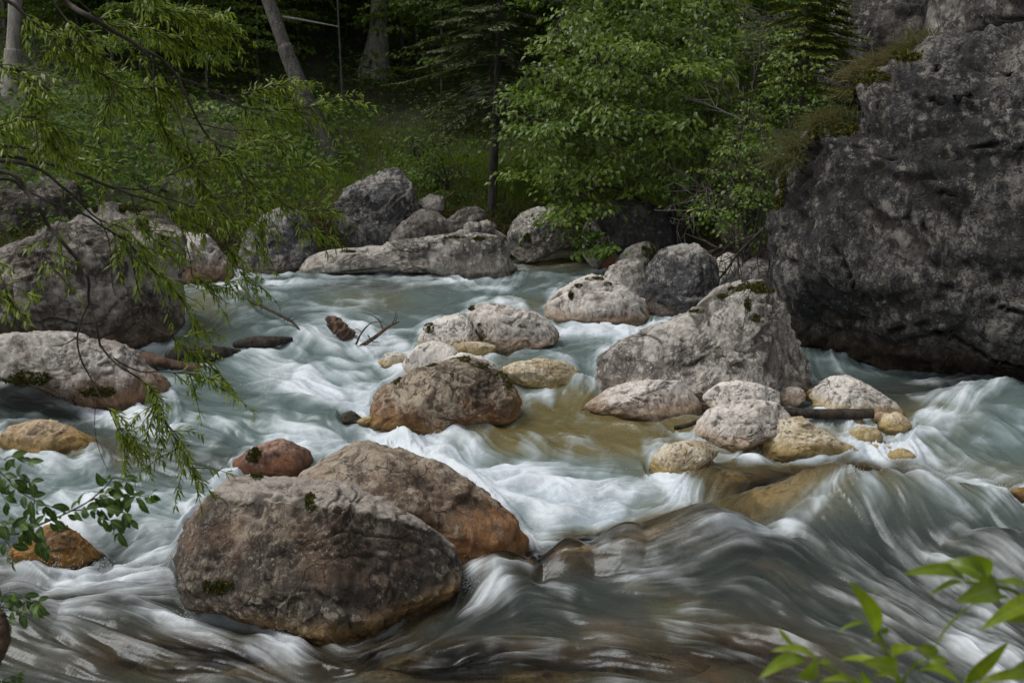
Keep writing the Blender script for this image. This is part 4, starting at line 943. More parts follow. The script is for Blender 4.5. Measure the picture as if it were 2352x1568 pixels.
# herbs of the forest floor
n = 76000
x = R3.uniform(-17, 12, n); t = R3.gamma(1.6, 3.6, n) + .3; y = bank_y(x) + t; z = gz_many(x, y)
gm = fbm(np.stack([x, y, x * 0], 1) * .6 + 40, 3)
X_, Y_, _ = project(np.stack([x, y, z], 1)); core = np.exp(-((X_ - 900) / 190) ** 2) * (Y_ > 240)
keep = R3.random(n) < np.clip(.65 + gm, .2, 1) * (1 - .85 * core)
b = np.stack([x, y, z], 1)[keep]; nb = len(b)
h = R3.uniform(.03, .38, nb) * (1 + gm[keep]); b[:, 2] += h
dr = R3.normal(size=(nb, 3)); dr[:, 2] = dr[:, 2] * .4 - .1
sz = R3.uniform(.045, .1, nb) * np.where(b[:, 0] < -2.5, 1.35, .9) * (1 + .03 * (b[:, 1] - 17))
V, Fc, k = leaf_mesh(b, dr, np.array([0, -.5, 1.]) + R3.normal(size=(nb, 3)) * .4, sz, sz * .62, full=False)
tag(mobj('undergrowth', V, Fc, M['herb'], attrs={'var': var_attr(nb, k)}), kind='stuff')
# leafy mass far up the slope
n = 26000
x = R3.uniform(-45, 40, n); y = R3.uniform(30, 75, n); z = gz_many(x, y) + R3.uniform(0, 3.0, n) ** 1.2
dr = R3.normal(size=(n, 3)); dr[:, 2] = -abs(dr[:, 2]) * .5
V, Fc, k = leaf_mesh(np.stack([x, y, z], 1), dr, np.array([0, -.6, .8]) + R3.normal(size=(n, 3)) * .4, R3.uniform(.3, .6, n), R3.uniform(.18, .32, n), full=False)
tag(mobj('forest_undergrowth', V, Fc, M['forest2'], attrs={'var': var_attr(n, k)}), kind='stuff')
# white flowers by the big trunk and on the bank
acc = Acc()
for X, Y, d, m_ in [(830,240,24,14),(862,246,24,12),(965,240,23,8),(800,330,20,4),(540,345,20,5),(490,310,21,5),(640,300,20.5,5),(1000,285,21.5,4)]:
    c = P(X, Y, d)
    for _ in range(m_):
        x1, y1 = c[0] + R3.normal() * .13, c[1] + R3.normal() * .2
        p = np.array([[x1, y1, ground_at(x1, y1) + R3.uniform(.2, .42)]] * 5)
        a = np.arange(5) * 2 * pi / 5
        V, Fc, k = leaf_mesh(p, np.stack([np.cos(a), np.sin(a), a * 0 + .2], 1), np.tile([0, -.5, 1.], (5, 1)), .022, .016, full=False)
        acc.add(V, Fc, .5)
V, Fc, A = acc.out(); tag(mobj('wild_flowers', V, Fc, M['flower'], attrs={'var': A}), kind='stuff')

# ---- tussocks hanging over the cliff edge
_, _, CLD = project(np.array([o for o in bpy.data.objects if o.name == 'cliff_boulder'][0].location))
def tussock(X, Y, d, n, L, lean, label, dry=.6):
    c = P(X, Y, d)
    b = c + R3.normal(size=(n, 3)) * np.array([.09, .1, .03])
    dr = np.array(lean) + R3.normal(size=(n, 3)) * .38
    V, Fc, k = blades(b, dr, R3.uniform(.4, 1.1, n) * L * .46, R3.uniform(.005, .009, n), R3.uniform(.35, 1.1, n), 4)
    o = mobj('grass_tussock', V, Fc, M['dry'], origin=c, attrs={'var': np.repeat(np.clip(R3.normal(dry - .22, .25, n), 0, 1), k)})
    tag(o, label, 'grass tuft', 'tussocks hanging over the cliff edge')
for X, Y, n, L, ln, lb, dry in [(1800,372,420,.55,(-.25,-.15,.25),'long green brown tussock hanging lowest down the left edge of the cliff',.35),(1835,330,320,.4,(-.5,-.2,.5),'tussock on the left shoulder of the cliff above the hanging one',.4),(1890,285,420,.42,(-.6,-.3,.7),'yellowish tussock beside the mossy ledge in the cliff notch',.6),(1925,268,240,.35,(-.2,-.3,.9),'small upright tussock at the back of the cliff notch',.4),
    (1985,172,420,.5,(-.7,-.3,.35),'straw coloured tussock drooping left below the upper cliff step',.8),(2035,150,420,.5,(-.7,-.3,.5),'straw coloured tussock in the middle of the upper cliff step',.8),(2085,128,420,.5,(-.6,-.3,.7),'brown green tussock at the upper end of the cliff step',.6),(2115,96,200,.4,(-.4,-.2,.9),'thin tussock under the resting cliff block',.5),(1955,215,200,.3,(-.6,-.2,.1),'short dry tussock below the upper cliff step',.6)]:
    tussock(X, Y, CLD + .1, n, L, ln, lb, dry)

# ---- tall trees
def root_at(X, d, Yb=None):
    p = P(X, Yb if Yb is not None else 300, d); return np.array([p[0], p[1], ground_at(p[0], p[1])])
def make_canopy(seed, n=700, R=3.2, H=9.0, size=.55):
    rr = np.random.default_rng(seed)
    c = unit(rr.normal(size=(70, 3))) * rr.uniform(.35, 1, (70, 1)) ** .6 * np.array([R, R, H / 2])
    p = c[rr.integers(0, 70, n)] + rr.normal(size=(n, 3)) * .55
    dr = rr.normal(size=(n, 3)); dr[:, 2] -= .3
    V, Fc, k = leaf_mesh(p, dr, np.array([0, 0, 1.]) + rr.normal(size=(n, 3)) * .4, rr.uniform(.5, 1.1, n) * size, rr.uniform(.3, .6, n) * size, full=False)
    return mesh_data('crown', V, Fc, {'var': np.repeat(rr.random(n), k)})
CANOPY = [make_canopy(s) for s in (1, 2)]
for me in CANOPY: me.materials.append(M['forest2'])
TREES = 0
def tall_tree(pts, d, wpx, mat, label, name='forest_tree', cat='tree', group=None, dead=0, crown_z=16.0, flare=1.5, stubs=0):
    """pts: base first, picture points; the stem keeps its line above the frame"""
    global TREES
    c0 = root_at(pts[0][0], d, pts[0][1]); path = [c0 - [0, 0, .3]]
    w = [P(x_, y_, d) for x_, y_ in pts[1:]]
    dirn = unit(w[-1] - (w[-2] if len(w) > 1 else c0)); top = w[-1] + dirn * max(2.0, (crown_z + 3 - w[-1][2]))
    C = catmull(np.array(path + w + [top]), 40)
    r0 = wpx * d / F / 2; s = np.linspace(0, 1, 40)
    h = C[:, 2] - c0[2]
    Rr = r0 * (1 - .45 * s) * (1 + (flare - 1) * np.exp(-np.maximum(h, 0) / .45))
    V, Fc = tube(C, Rr, 14)
    ns = fbm(V * np.array([5, 5, 1.5]), 3); cc = np.repeat(C, 14, 0); V = cc + (V - cc) * (1 + .12 * ns)[:, None]
    t = thing(name, c0, label, cat, group)
    mobj('trunk', V, Fc, M[mat], parent=t)
    for q_ in range(dead):
        k = R3.integers(4, 24); a = R3.uniform(0, 2 * pi); Lb = R3.uniform(.5, 1.6)
        e = np.array([cos(a), sin(a) * .6, R3.uniform(-.35, .15)])
        B = catmull(np.array([C[k], C[k] + e * Lb * .5, C[k] + e * Lb + [0, 0, -.12]]), 8)
        V, Fc = tube(B, np.linspace(.022, .004, 8), 5); mobj('dead_branch', V, Fc, M['twig_grey'], parent=t)
    o = link('crown', CANOPY[TREES % 2], None, t); o.location = (C[-1] - c0) * np.array([1, 1, 1]); o.rotation_euler = (0, 0, R3.uniform(0, 6)); TREES += 1
    return t, C
lt, LC = tall_tree([(778,395),(748,330),(700,225),(655,110),(617,0)], 18.6, 47, 'bark_lean', 'tree with a dark leaning trunk on the grassy bank edge', 'leaning_tree', flare=1.25, crown_z=15)
# a bare side limb of the leaning tree
B = catmull(np.array([P(650, 40, 18.6), P(690, 46, 18.5), P(740, 55, 18.4), P(779, 62, 18.3)]), 14); V, Fc = tube(B, np.linspace(.03, .008, 14), 6); mobj('dead_branch', V, Fc, M['twig_grey'], parent=lt)
bt, _ = tall_tree([(857,212),(862,150),(868,80),(872,0)], 25.5, 58, 'bark_grey', 'thick grey spruce trunk standing behind the grassy bank', 'old_spruce', flare=1.5, dead=5)
tall_tree([(22,225),(30,120),(36,0)], 20.5, 42, 'bark_grey', 'pale grey trunk at the far left behind the willow', 'old_spruce', flare=1.4, dead=3)
tall_tree([(832,200),(834,100),(836,0)], 29, 20, 'bark_dark', 'thin dark trunk just left of the thick grey spruce', dead=4)
tall_tree([(447,215),(447,120),(446,0)], 27, 11, 'bark_thin', 'slender grey stem behind the middle of the willow', dead=2)
tall_tree([(1228,180),(1236,80),(1240,0)], 25, 15, 'bark_thin', 'thin grey trunk between the spruce and the bright bush', dead=3)
tall_tree([(1280,200),(1288,80),(1296,0)], 27.5, 24, 'bark_grey', 'grey trunk rising behind the bright bush', dead=4)
tall_tree([(788,240),(784,180),(778,60)], 23, 6, 'bark_thin', 'thin bare sapling left of the thick grey spruce', 'sapling', crown_z=9)
for (X, Y, d, w_, lb) in [(560,210,34,16,'dim trunk deep in the forest left of the leaning tree'),(690,205,36,14,'dim trunk seen just behind the leaning tree'),(940,200,35,16,'dim trunk right of the thick grey spruce'),(1040,200,33,14,'dim trunk deep behind the young spruce'),(200,205,33,18,'dim trunk deep in the forest at the left'),(1420,190,32,16,'trunk hidden deep behind the bright bush'),(1620,190,30,16,'trunk deep behind the right side of the bright bush'),(1760,190,28,14,'dim trunk near the back of the cliff notch'),(340,205,37,12,'distant trunk behind the upper willow limb'),(1130,205,38,14,'distant trunk behind the spruce top')]:
    tall_tree([(X, Y), (X + 3, 80), (X + R3.uniform(-8, 8), 0)], d, w_, 'bark_dark' if R3.random() < .5 else 'bark_thin', lb, group='dim trunks deep in the forest', dead=2)
for X, d in [(-250,22),(-500,26),(300,30),(620,40),(1000,42),(1900,24),(2250,26),(2600,20),(1450,40),(100,40),(2000,34),(2500,34),(-300,36)]:
    tall_tree([(X, 250), (X + 5, 80), (X, -40)], d, 20, 'bark_dark', 'dark trunk almost lost in the depth of the forest', group='trunks in the dark forest')

# ---- understory broadleaf trees in layered sprays
def make_sprays(seed, H=4.6, R=2.1, nb=46, leaf=.15, per=62):
    rr = np.random.default_rng(seed); ps, ds, ns = [], [], []; tw = Acc()
    for i in range(nb):
        h = rr.uniform(.5, H); a = rr.uniform(0, 2 * pi); prof = sin(pi * min(1, (h / H) * .8 + .15)) * .9 + .15
        L = R * prof * rr.uniform(.6, 1.1); d2 = np.array([cos(a), sin(a), 0]); sd = np.array([-sin(a), cos(a), 0])
        t = np.linspace(0, 1, 8); rise = rr.uniform(.05, .35) * L
        line = np.array([0, 0, h]) + d2 * (t * L)[:, None] + np.array([0, 0, 1.]) * (rise * t - .55 * rise * t ** 2.5 - .12 * L * t ** 3)[:, None]
        V, Fc = tube(line, np.linspace(.014, .003, 8), 4); tw.add(V, Fc)
        u = rr.uniform(.2, 1.03, per); off = rr.normal(size=per) * .24 * L * (1.15 - u) + rr.normal(size=per) * .06
        k = np.clip(u * 7, 0, 6.99); i0 = k.astype(int); f = (k - i0)[:, None]
        p = line[i0] * (1 - f) + line[np.minimum(i0 + 1, 7)] * f + sd * off[:, None] + np.array([0, 0, 1.]) * (rr.normal(size=per) * .035 - abs(off) * .12)[:, None]
        ps.append(p); ds.append(d2 * .8 + sd * np.sign(off)[:, None] * .7 + rr.normal(size=(per, 3)) * .35 + [0, 0, -.3]); ns.append(np.array([0, 0, 1.]) + d2 * .35 + rr.normal(size=(per, 3)) * .3)
    p, d_, n_ = map(np.vstack, (ps, ds, ns)); m_ = len(p)
    V, Fc, k = leaf_mesh(p, d_, n_, rr.uniform(.6, 1.1, m_) * leaf, rr.uniform(.5, .66, m_) * leaf, full=False)
    crown = mesh_data('crown', V, Fc, {'var': np.repeat(np.clip(rr.normal(.45, .25, m_), 0, 1), k)})
    V, Fc, _ = tw.out(); twig = mesh_data('twigs', V, Fc)
    C = catmull(np.array([[0, 0, -.2], [.06, .03, 1.5], [-.04, 0, 3], [0, .05, H + .1]]), 14); V, Fc = tube(C, np.linspace(.045, .008, 14), 7); trunk = mesh_data('trunk', V, Fc)
    return crown, twig, trunk
SPR = [make_sprays(s) for s in (11, 12, 13)]
for c_, t_, k_ in SPR: c_.materials.append(M['forest']); t_.materials.append(M['twig']); k_.materials.append(M['bark_thin'])
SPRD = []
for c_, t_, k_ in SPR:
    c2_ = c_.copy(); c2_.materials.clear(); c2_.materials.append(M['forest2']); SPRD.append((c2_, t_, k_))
def spray_tree(X, d, s, label, var=0, dark=False, group='young beeches of the forest edge', dz=0):
    c = root_at(X, d); c[2] += dz
    t = thing('young_beech', c, label, 'tree', group); t.rotation_euler = (0, 0, R3.uniform(0, 6.3)); t.scale = (s, s, s)
    for nm, me in zip(('crown', 'twigs', 'trunk'), (SPRD if dark else SPR)[var]): link(nm, me, None, t)
for i, (X, d, s, lb) in enumerate([(1015,23.0,.8,'young beech with bright layered leaves between the thick spruce trunk and the young spruce'),(1080,24.5,1.1,'young beech behind the young spruce'),(560,23.5,1.0,'young beech left of the leaning trunk'),(420,22.5,1.0,'young beech behind the middle of the willow'),(270,22.5,1.1,'young beech at the left behind the willow'),(230,23,.9,'young beech right of the far left trunk'),(480,21.0,.6,'small light green beech shrub on the bank behind the willow'),(330,21.0,.55,'small beech shrub on the left bank'),(1340,24,1.2,'young beech close behind the bright bush'),(1550,22,1.2,'young beech above the bright bush'),(1700,20,1.1,'leafy young beech between bush and cliff'),(1800,18.5,.8,'small beech in front of the dim rock wall'),(1480,20,1.2,'young beech leaning into the back of the bright bush'),(640,26,1.0,'young beech just behind the leaning trunk'),(200,24,1.2,'fuller beech behind the upper willow limb'),(350,25,1.25,'tall beech left of the slender grey stem'),(520,25.5,1.2,'tall beech right of the slender grey stem'),(600,22.2,.55,'beech shrub at the left foot of the leaning tree'),(930,26.5,1.1,'beech filling the gap right of the thick spruce trunk'),(1180,25,1.2,'beech behind the right side of the young spruce'),(720,30,1.1,'beech in the shadow between leaning tree and thick spruce'),(400,27.5,1.3,'high beech far behind the middle of the willow'),(660,28,.9,'small beech between leaning tree and thick spruce'),(800,27.5,.7,'low beech sapling left of the thick spruce foot'),(560,27,1.2,'beech standing back left of the leaning tree'),(690,25.6,.5,'beech sapling right behind the leaning trunk'),(750,27.5,.65,'small beech in the hollow between the two trunks'),(825,30,1.0,'beech deep behind the thin dark trunk'),(960,29,1.2,'tall beech standing back right of the thick spruce'),(30,25,1.3,'high beech at the left behind the far left trunk')]):
    spray_tree(X, d, s, lb, i % 3)
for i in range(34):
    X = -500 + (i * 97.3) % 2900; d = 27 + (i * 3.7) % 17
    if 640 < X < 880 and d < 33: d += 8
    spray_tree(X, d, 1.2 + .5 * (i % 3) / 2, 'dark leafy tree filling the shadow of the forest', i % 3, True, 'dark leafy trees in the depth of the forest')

# ---- the young spruce by the pool
def spruce(X, Yb, d, Ht, Rm, label, mat='spruce', lean=0.0, low=.25, nb=90, name='young_spruce', dead_low=True, cat='tree', z=None, sp=.11, dens=1.0):
    c = root_at(X, d, Yb)
    if z is not None: c = P(X, Yb, d)
    t = thing(name, c, label, cat)
    C = np.stack([lean * np.linspace(0, 1, 24), 0 * np.linspace(0, 1, 24), np.linspace(-.2, Ht, 24)], 1) + c
    V, Fc = tube(C, np.linspace(max(.012, Ht * .0105), .008, 24), 8); mobj('trunk', V, Fc, M['bark_dark'], parent=t)
    br, nd = Acc(), []
    for i in range(nb):
        u = low + (1 - low) * ((i + R3.random()) / nb); h = u * Ht; a = i * 2.4 + R3.normal() * .3
        L = Rm * (1 - u) ** .75 * R3.uniform(.65, 1.1) + .1; d2 = np.array([cos(a), sin(a), 0]); sd = np.array([-sin(a), cos(a), 0])
        s = np.linspace(0, 1, 9); dead = dead_low and u < low + .1
        line = c + np.array([lean * u, 0, h]) + d2 * (s * L)[:, None] + np.array([0, 0, 1.]) * ((.12 * s - (.75 if dead else .5) * s ** 1.6 + .2 * s ** 3) * L)[:, None]
        V, Fc = tube(line, np.linspace(.011, .003, 9), 4); br.add(V, Fc)
        m_ = int((20 + 46 * L) * (.25 if dead else 1) * dens)
        v = R3.uniform(.18, 1.02, m_); k = np.clip(v * 8, 0, 7.99); i0 = k.astype(int); f = (k - i0)[:, None]
        side = R3.choice([-1, 1], m_); ln = (.1 + .32 * L * (1.05 - v)) * R3.uniform(.3, 1, m_)
        p0 = line[i0] * (1 - f) + line[np.minimum(i0 + 1, 8)] * f
        tw = unit(d2 * .75 + sd * side[:, None] * .8 + np.array([0, 0, -.22]))
        for fr in (.15, .45, .75):
            nd.append((p0 + tw * (ln * fr)[:, None], tw + R3.normal(size=(m_, 3)) * .12, np.array([0, 0, 1.]) + R3.normal(size=(m_, 3)) * .3, np.maximum(ln * .5, sp * .6)))
    V, Fc, _ = br.out(); mobj('branches', V, Fc, M['twig'], parent=t)
    p = np.vstack([a[0] for a in nd]); dd = np.vstack([a[1] for a in nd]); nn = np.vstack([a[2] for a in nd]); LL = np.concatenate([a[3] for a in nd])
    V, Fc, k = leaf_mesh(p, dd, nn, LL, .03 + 0 * LL, full=False, curl=.05, fold=.3)
    mobj('needles', V, Fc, M[mat], parent=t, attrs={'var': var_attr(len(p), k)})
    return t
sp = spruce(1128, 505, 17.5, 7.6, 2.0, 'young spruce with drooping dark branches at the edge of the pool', lean=.35, low=.2, nb=130, dens=1.7)
spruce(1845, 215, 13.2, 1.7, .75, 'little yellow green spruce growing behind the cliff edge tussocks', 'spruce_y', low=.05, nb=60, name='spruce_sapling', dead_low=False, z=1, sp=.06)
spruce(1890, 130, 13.6, .9, .5, 'tiny spruce near the upper cliff step', 'spruce_y', low=.05, nb=46, name='spruce_sapling', dead_low=False, z=1, sp=.06)
spruce(1120, 340, 21, 3.4, 1.3, 'dark bushy spruce behind the foot of the young spruce', low=.05, nb=60, name='spruce_sapling', dead_low=False)

# ---- the bright bush and the shrubs beside the cliff
def in_poly(x, y, poly):
    o = np.array(poly, float); a, b = o, np.roll(o, -1, 0)
    return (((a[:, 1] > y) != (b[:, 1] > y)) & (x < (b[:, 0] - a[:, 0]) * (y - a[:, 1]) / (b[:, 1] - a[:, 1] + 1e-9) + a[:, 0])).sum() % 2 == 1
def leafy_bush(name, poly, stems, d, nclus, per, r, leaf, mat, label, spread=.8, cat='bush', bark='twig', asp=.46, stem_r=.035):
    c = P(*stems[0][0], d)
    t = thing(name, c, label, cat)
    sk = []
    for s in stems:
        dz = R3.uniform(-.3, .3, len(s)); dz[0] = 0
        C = catmull(np.array([P(x_, y_, d + z_) for (x_, y_), z_ in zip(s, dz)]), 26); sk.append(C)
        V, Fc = tube(C, np.linspace(stem_r, .008, 26), 7); mobj('stem', V, Fc, M[bark], parent=t)
    sk = np.vstack(sk)
    o = np.array(poly); ps, ds, ns, vv_ = [], [], [], []; tw = Acc(); got = 0
    while got < nclus:
        x_, y_ = R3.uniform(o[:, 0].min(), o[:, 0].max()), R3.uniform(o[:, 1].min(), o[:, 1].max())
        if not in_poly(x_, y_, poly): continue
        q_ = P(x_, y_, d + R3.normal() * spread - .1)
        got += 1
        j = np.argmin(np.linalg.norm(sk - q_, axis=1)); mid = (sk[j] + q_) / 2 + [0, 0, .12]
        V, Fc = tube(catmull(np.array([sk[j], mid, q_]), 7), np.linspace(.009, .003, 7), 4); tw.add(V, Fc)
        out_ = unit((q_ - sk[j]) * np.array([1, 1, .4]) + np.array([0, -.3, 0]) + R3.normal(size=3) * .25)
        sd_ = unit(np.cross(out_, [0, 0, 1.])); m_ = int(per * R3.uniform(.6, 1.3)); bv = R3.normal(.5, .22)
        # one bough: a drooping layered fan of leaves with open air below it
        u = R3.uniform(-.6, 1.15, m_); w_ = R3.normal(size=m_) * .5 * (1.25 - u * .6)
        p = q_ + out_ * (u * r)[:, None] + sd_ * (w_ * r)[:, None] + np.array([0, 0, 1.]) * (R3.normal(size=m_) * r * .1 - (u ** 2 * .28 + w_ ** 2 * .22) * r)[:, None]
        ps.append(p); ds.append(out_ * .8 + sd_ * np.sign(w_)[:, None] * .55 + R3.normal(size=(m_, 3)) * .4 + [0, 0, -.45]); ns.append(np.array([0, -.3, 1.]) + out_ * .3 + R3.normal(size=(m_, 3)) * .35)
        vv_.append(np.clip(bv + R3.normal(size=m_) * .16 + .2 * (u > .6), 0, 1))
        for sg in (-.5, 0, .5):
            V, Fc = tube(catmull(np.array([q_ - out_ * r * .4, q_ + sd_ * sg * r * .4, q_ + out_ * r * .9 + sd_ * sg * r - [0, 0, .25 * r]]), 6), np.linspace(.005, .002, 6), 4); tw.add(V, Fc)
    p, d_, n_ = map(np.vstack, (ps, ds, ns)); m_ = len(p)
    V, Fc, k = leaf_mesh(p, d_, n_, R3.uniform(.55, 1.1, m_) * leaf, R3.uniform(.85, 1.15, m_) * leaf * asp)
    mobj('crown', V, Fc, M[mat], parent=t, attrs={'var': np.repeat(np.concatenate(vv_), k)})
    V, Fc, _ = tw.out(); mobj('twigs', V, Fc, M[bark], parent=t)
    return t
leafy_bush('leafy_bush', [(1148,318),(1195,300),(1200,235),(1182,172),(1262,150),(1236,60),(1300,15),(1400,-60),(1700,-60),(1700,110),(1650,150),(1700,250),(1690,330),(1640,430),(1560,470),(1440,440),(1330,500),(1275,515),(1255,455),(1195,400),(1210,360),(1160,345)],
           [[(1560,540),(1520,420),(1450,330),(1300,300),(1170,320)],[(1560,540),(1540,380),(1480,240),(1370,150),(1260,100)],[(1560,540),(1590,350),(1560,180),(1500,20),(1480,-60)],[(1560,540),(1620,360),(1640,200),(1620,60),(1640,-50)],[(1560,540),(1470,460),(1380,430),(1290,490)],[(1560,540),(1540,420),(1500,300),(1400,240),(1300,200),(1210,180)]],
           15.2, 210, 78, .36, .108, 'bush', 'large bright green leafy bush hanging over the head of the pool', spread=.75)
leafy_bush('shrub', [(1590,430),(1640,380),(1680,300),(1720,230),(1760,250),(1760,330),(1770,420),(1780,520),(1700,560),(1640,520)],
           [[(1720,600),(1700,480),(1690,380),(1720,260)],[(1720,600),(1745,480),(1760,380),(1750,280)],[(1720,600),(1660,500),(1620,440)]], 12.9, 62, 30, .2, .062, 'bush', 'yellow green small leaved shrub between the bright bush and the cliff', spread=.5, asp=.6, stem_r=.02)
leafy_bush('shrub', [(1770,90),(1800,75),(1850,95),(1880,150),(1860,230),(1810,250),(1780,190)],
           [[(1815,300),(1810,200),(1820,100)],[(1815,300),(1850,200),(1860,140)]], 13.0, 20, 30, .18, .07, 'bush', 'pale green shrub with upright tips above the left cliff shoulder', spread=.4, asp=.6, stem_r=.014)
leafy_bush('shrub', [(1330,560),(1345,520),(1365,525),(1375,570),(1350,590)], [[(1350,592),(1350,550),(1355,525)]], 14.6, 10, 24, .12, .1, 'herb', 'small leafy plant growing at the water edge below the bush', spread=.15, asp=.6, stem_r=.01)
leafy_bush('shrub', [(1365,575),(1390,552),(1410,560),(1405,580)], [[(1385,592),(1388,570),(1390,558)]], 14.2, 8, 24, .1, .1, 'herb', 'small light green plant between the brown stone and the dark boulder', spread=.12, asp=.6, stem_r=.01)
leafy_bush('shrub', [(190,300),(260,250),(400,230),(540,240),(620,280),(560,330),(420,350),(260,350)], [[(400,370),(380,300),(300,270)],[(400,370),(420,300),(520,270)],[(400,370),(400,290),(400,240)]], 19.6, 60, 30, .25, .12, 'forest', 'low green shrub on the left bank behind the willow', spread=.7, asp=.6, stem_r=.02)
leafy_bush('shrub', [(-40,335),(-10,240),(110,205),(240,235),(270,320),(130,345)], [[(110,350),(90,290),(40,250)],[(110,350),(140,280),(200,250)],[(110,350),(110,260)]], 20.6, 54, 34, .34, .11, 'forest', 'broad green shrub at the foot of the far left trunk', spread=.6, asp=.6, stem_r=.02)
leafy_bush('shrub', [(470,300),(510,225),(590,215),(640,260),(630,330),(550,345)], [[(580,350),(560,290),(520,250)],[(580,350),(610,290),(650,260)]], 21.2, 44, 34, .34, .11, 'forest', 'green shrub on the bank just left of the leaning trunk', spread=.6, asp=.6, stem_r=.02)
leafy_bush('shrub', [(280,260),(330,205),(430,190),(500,230),(470,290),(350,300)], [[(390,310),(370,250),(330,220)],[(390,310),(420,250),(460,230)]], 22.5, 44, 34, .36, .11, 'herb', 'dim green shrub on the slope behind the middle of the willow', spread=.6, asp=.6, stem_r=.02)
leafy_bush('shrub', [(900,330),(960,300),(1040,350),(1080,430),(1060,480),(980,470),(930,400)], [[(1010,490),(990,420),(950,350)],[(1010,490),(1030,420),(1040,370)]], 18.2, 34, 24, .2, .09, 'herb', 'dark low shrub in the hollow left of the young spruce foot', spread=.5, asp=.55, stem_r=.015)

# ---- bare branches by the cliff
def bare_branch(lines, d, label, r=.022, mat='twig_grey', name='bare_branch', twigs=5):
    c = P(*lines[0][0], d); acc = Acc()
    for li, l in enumerate(lines):
        C = catmull(np.array([P(x_, y_, d + .12 * R3.normal()) for x_, y_ in l]), 22)
        C += fbm(C * 4, 2)[:, None] * .05
        rr = r * (1 if li == 0 else .55)
        V, Fc = tube(C, np.linspace(rr, rr * .25, 22), 5); acc.add(V, Fc)
        for _ in range(twigs):
            k = R3.integers(5, 20); e = unit(C[k + 1] - C[k]) * .6 + R3.normal(size=3) * .55; Lt = R3.uniform(.15, .5)
            B = catmull(np.array([C[k], C[k] + e * Lt * .5 + R3.normal(size=3) * .03, C[k] + e * Lt]), 7)
            V, Fc = tube(B, np.linspace(rr * .4, .003, 7), 4); acc.add(V, Fc)
            for _2 in range(2):
                k2 = R3.integers(2, 6); e2 = e + R3.normal(size=3) * .5; B2 = np.array([B[k2], B[k2] + e2 * Lt * .25, B[k2] + e2 * Lt * .5]); V, Fc = tube(B2, [.005, .004, .002], 4); acc.add(V, Fc)
    V, Fc, _ = acc.out()
    return tag(mobj(name, V, Fc, M[mat], origin=c), label, 'branch')
bare_branch([[(1783,322),(1712,289),(1635,242),(1560,222)],[(1712,289),(1690,262),(1655,178)],[(1760,310),(1720,250),(1706,201)]], 13.4, 'bare grey branch reaching left out of the shrubs beside the cliff')
bare_branch([[(1775,420),(1748,431),(1661,471),(1573,480),(1503,481)],[(1661,471),(1600,455),(1560,462)],[(1640,474),(1590,500),(1540,500)],[(1700,450),(1640,440),(1600,425)]], 13.2, 'bare grey branch pointing left above the dark shaded boulder', twigs=6, r=.016)
bare_branch([[(1776,504),(1743,534),(1698,579),(1656,636),(1601,686),(1536,731)],[(1743,534),(1680,560),(1640,600)],[(1698,579),(1690,640),(1675,690)],[(1770,520),(1765,600),(1755,660)],[(1760,515),(1740,600),(1745,650)]], 12.0, 'dark bare branch sagging over the rocks beside the cliff', mat='twig', twigs=9, r=.02)
bare_branch([[(1900,60),(1850,75),(1790,70),(1730,45)],[(1850,75),(1800,95),(1750,85)],[(1880,66),(1830,50),(1780,40)],[(1840,74),(1800,60),(1740,65)]], 14.5, 'dense grey tangle of dead twigs under the dim rock wall', twigs=14, r=.011)
bare_branch([[(1930,130),(1945,80),(1960,20)],[(1945,80),(1975,55)],[(1950,60),(1925,20)]], 13.6, 'small bare pale sapling in front of the dim rock wall', r=.013)
# ---------------------------------------------------------------- driftwood
R4 = np.random.default_rng(77)
def log(pts, r, mat, label, name='driftwood', cat='driftwood', sides=18, knob=.18, branch=()):
    C = catmull(np.array(pts), 60); c = C[0]
    R_ = np.interp(np.linspace(0, 1, 60), np.linspace(0, 1, len(r)), r)
    R_[0] *= .5; R_[-1] *= .4
    V, Fc = tube(C, R_, sides); cc = np.repeat(C, sides, 0)
    V = cc + (V - cc) * (1 + knob * fbm(V * np.array([5, 16, 16.]), 3) + knob * .8 * fbm(V * np.array([7, 45, 45.]), 2))[:, None]
    # close both ends
    n0 = len(V); V = np.vstack([V, C[:1], C[-1:]]); j = np.arange(sides)
    Fc = np.vstack([Fc, np.stack([np.full(sides, n0), (j + 1) % sides, j, j], 1)[:, [0, 1, 2, 2]]])
    Fq = Fc[:-sides]; tri = np.stack([np.full(sides, n0), (j + 1) % sides, j], 1); b = n0 - sides
    tri2 = np.stack([np.full(sides, n0 + 1), b + j, b + (j + 1) % sides], 1)
    T = np.vstack([np.stack([Fq[:, 0], Fq[:, 1], Fq[:, 2]], 1), np.stack([Fq[:, 0], Fq[:, 2], Fq[:, 3]], 1), tri, tri2])
    o = mobj(name, V, T, M[mat], origin=c); o['_o'] = [float(v) for v in c]
    tag(o, label, cat)
    for bl, br_ in branch:
        B = catmull(np.array(bl), 14); V, Fc = tube(B, np.linspace(br_, br_ * .25, 14), 6); mobj('branch', V, Fc, M[mat], parent=o)
    return o
def W_(X, Y, dz=0.0):
    return hit_water(X, Y, dz)[0]
log([W_(535,792,.02), W_(580,786,.05), W_(630,784,.05), W_(672,778,.03)], [.03,.06,.055,.02], 'drift', 'dark wet log lying in the rapid above the white water')
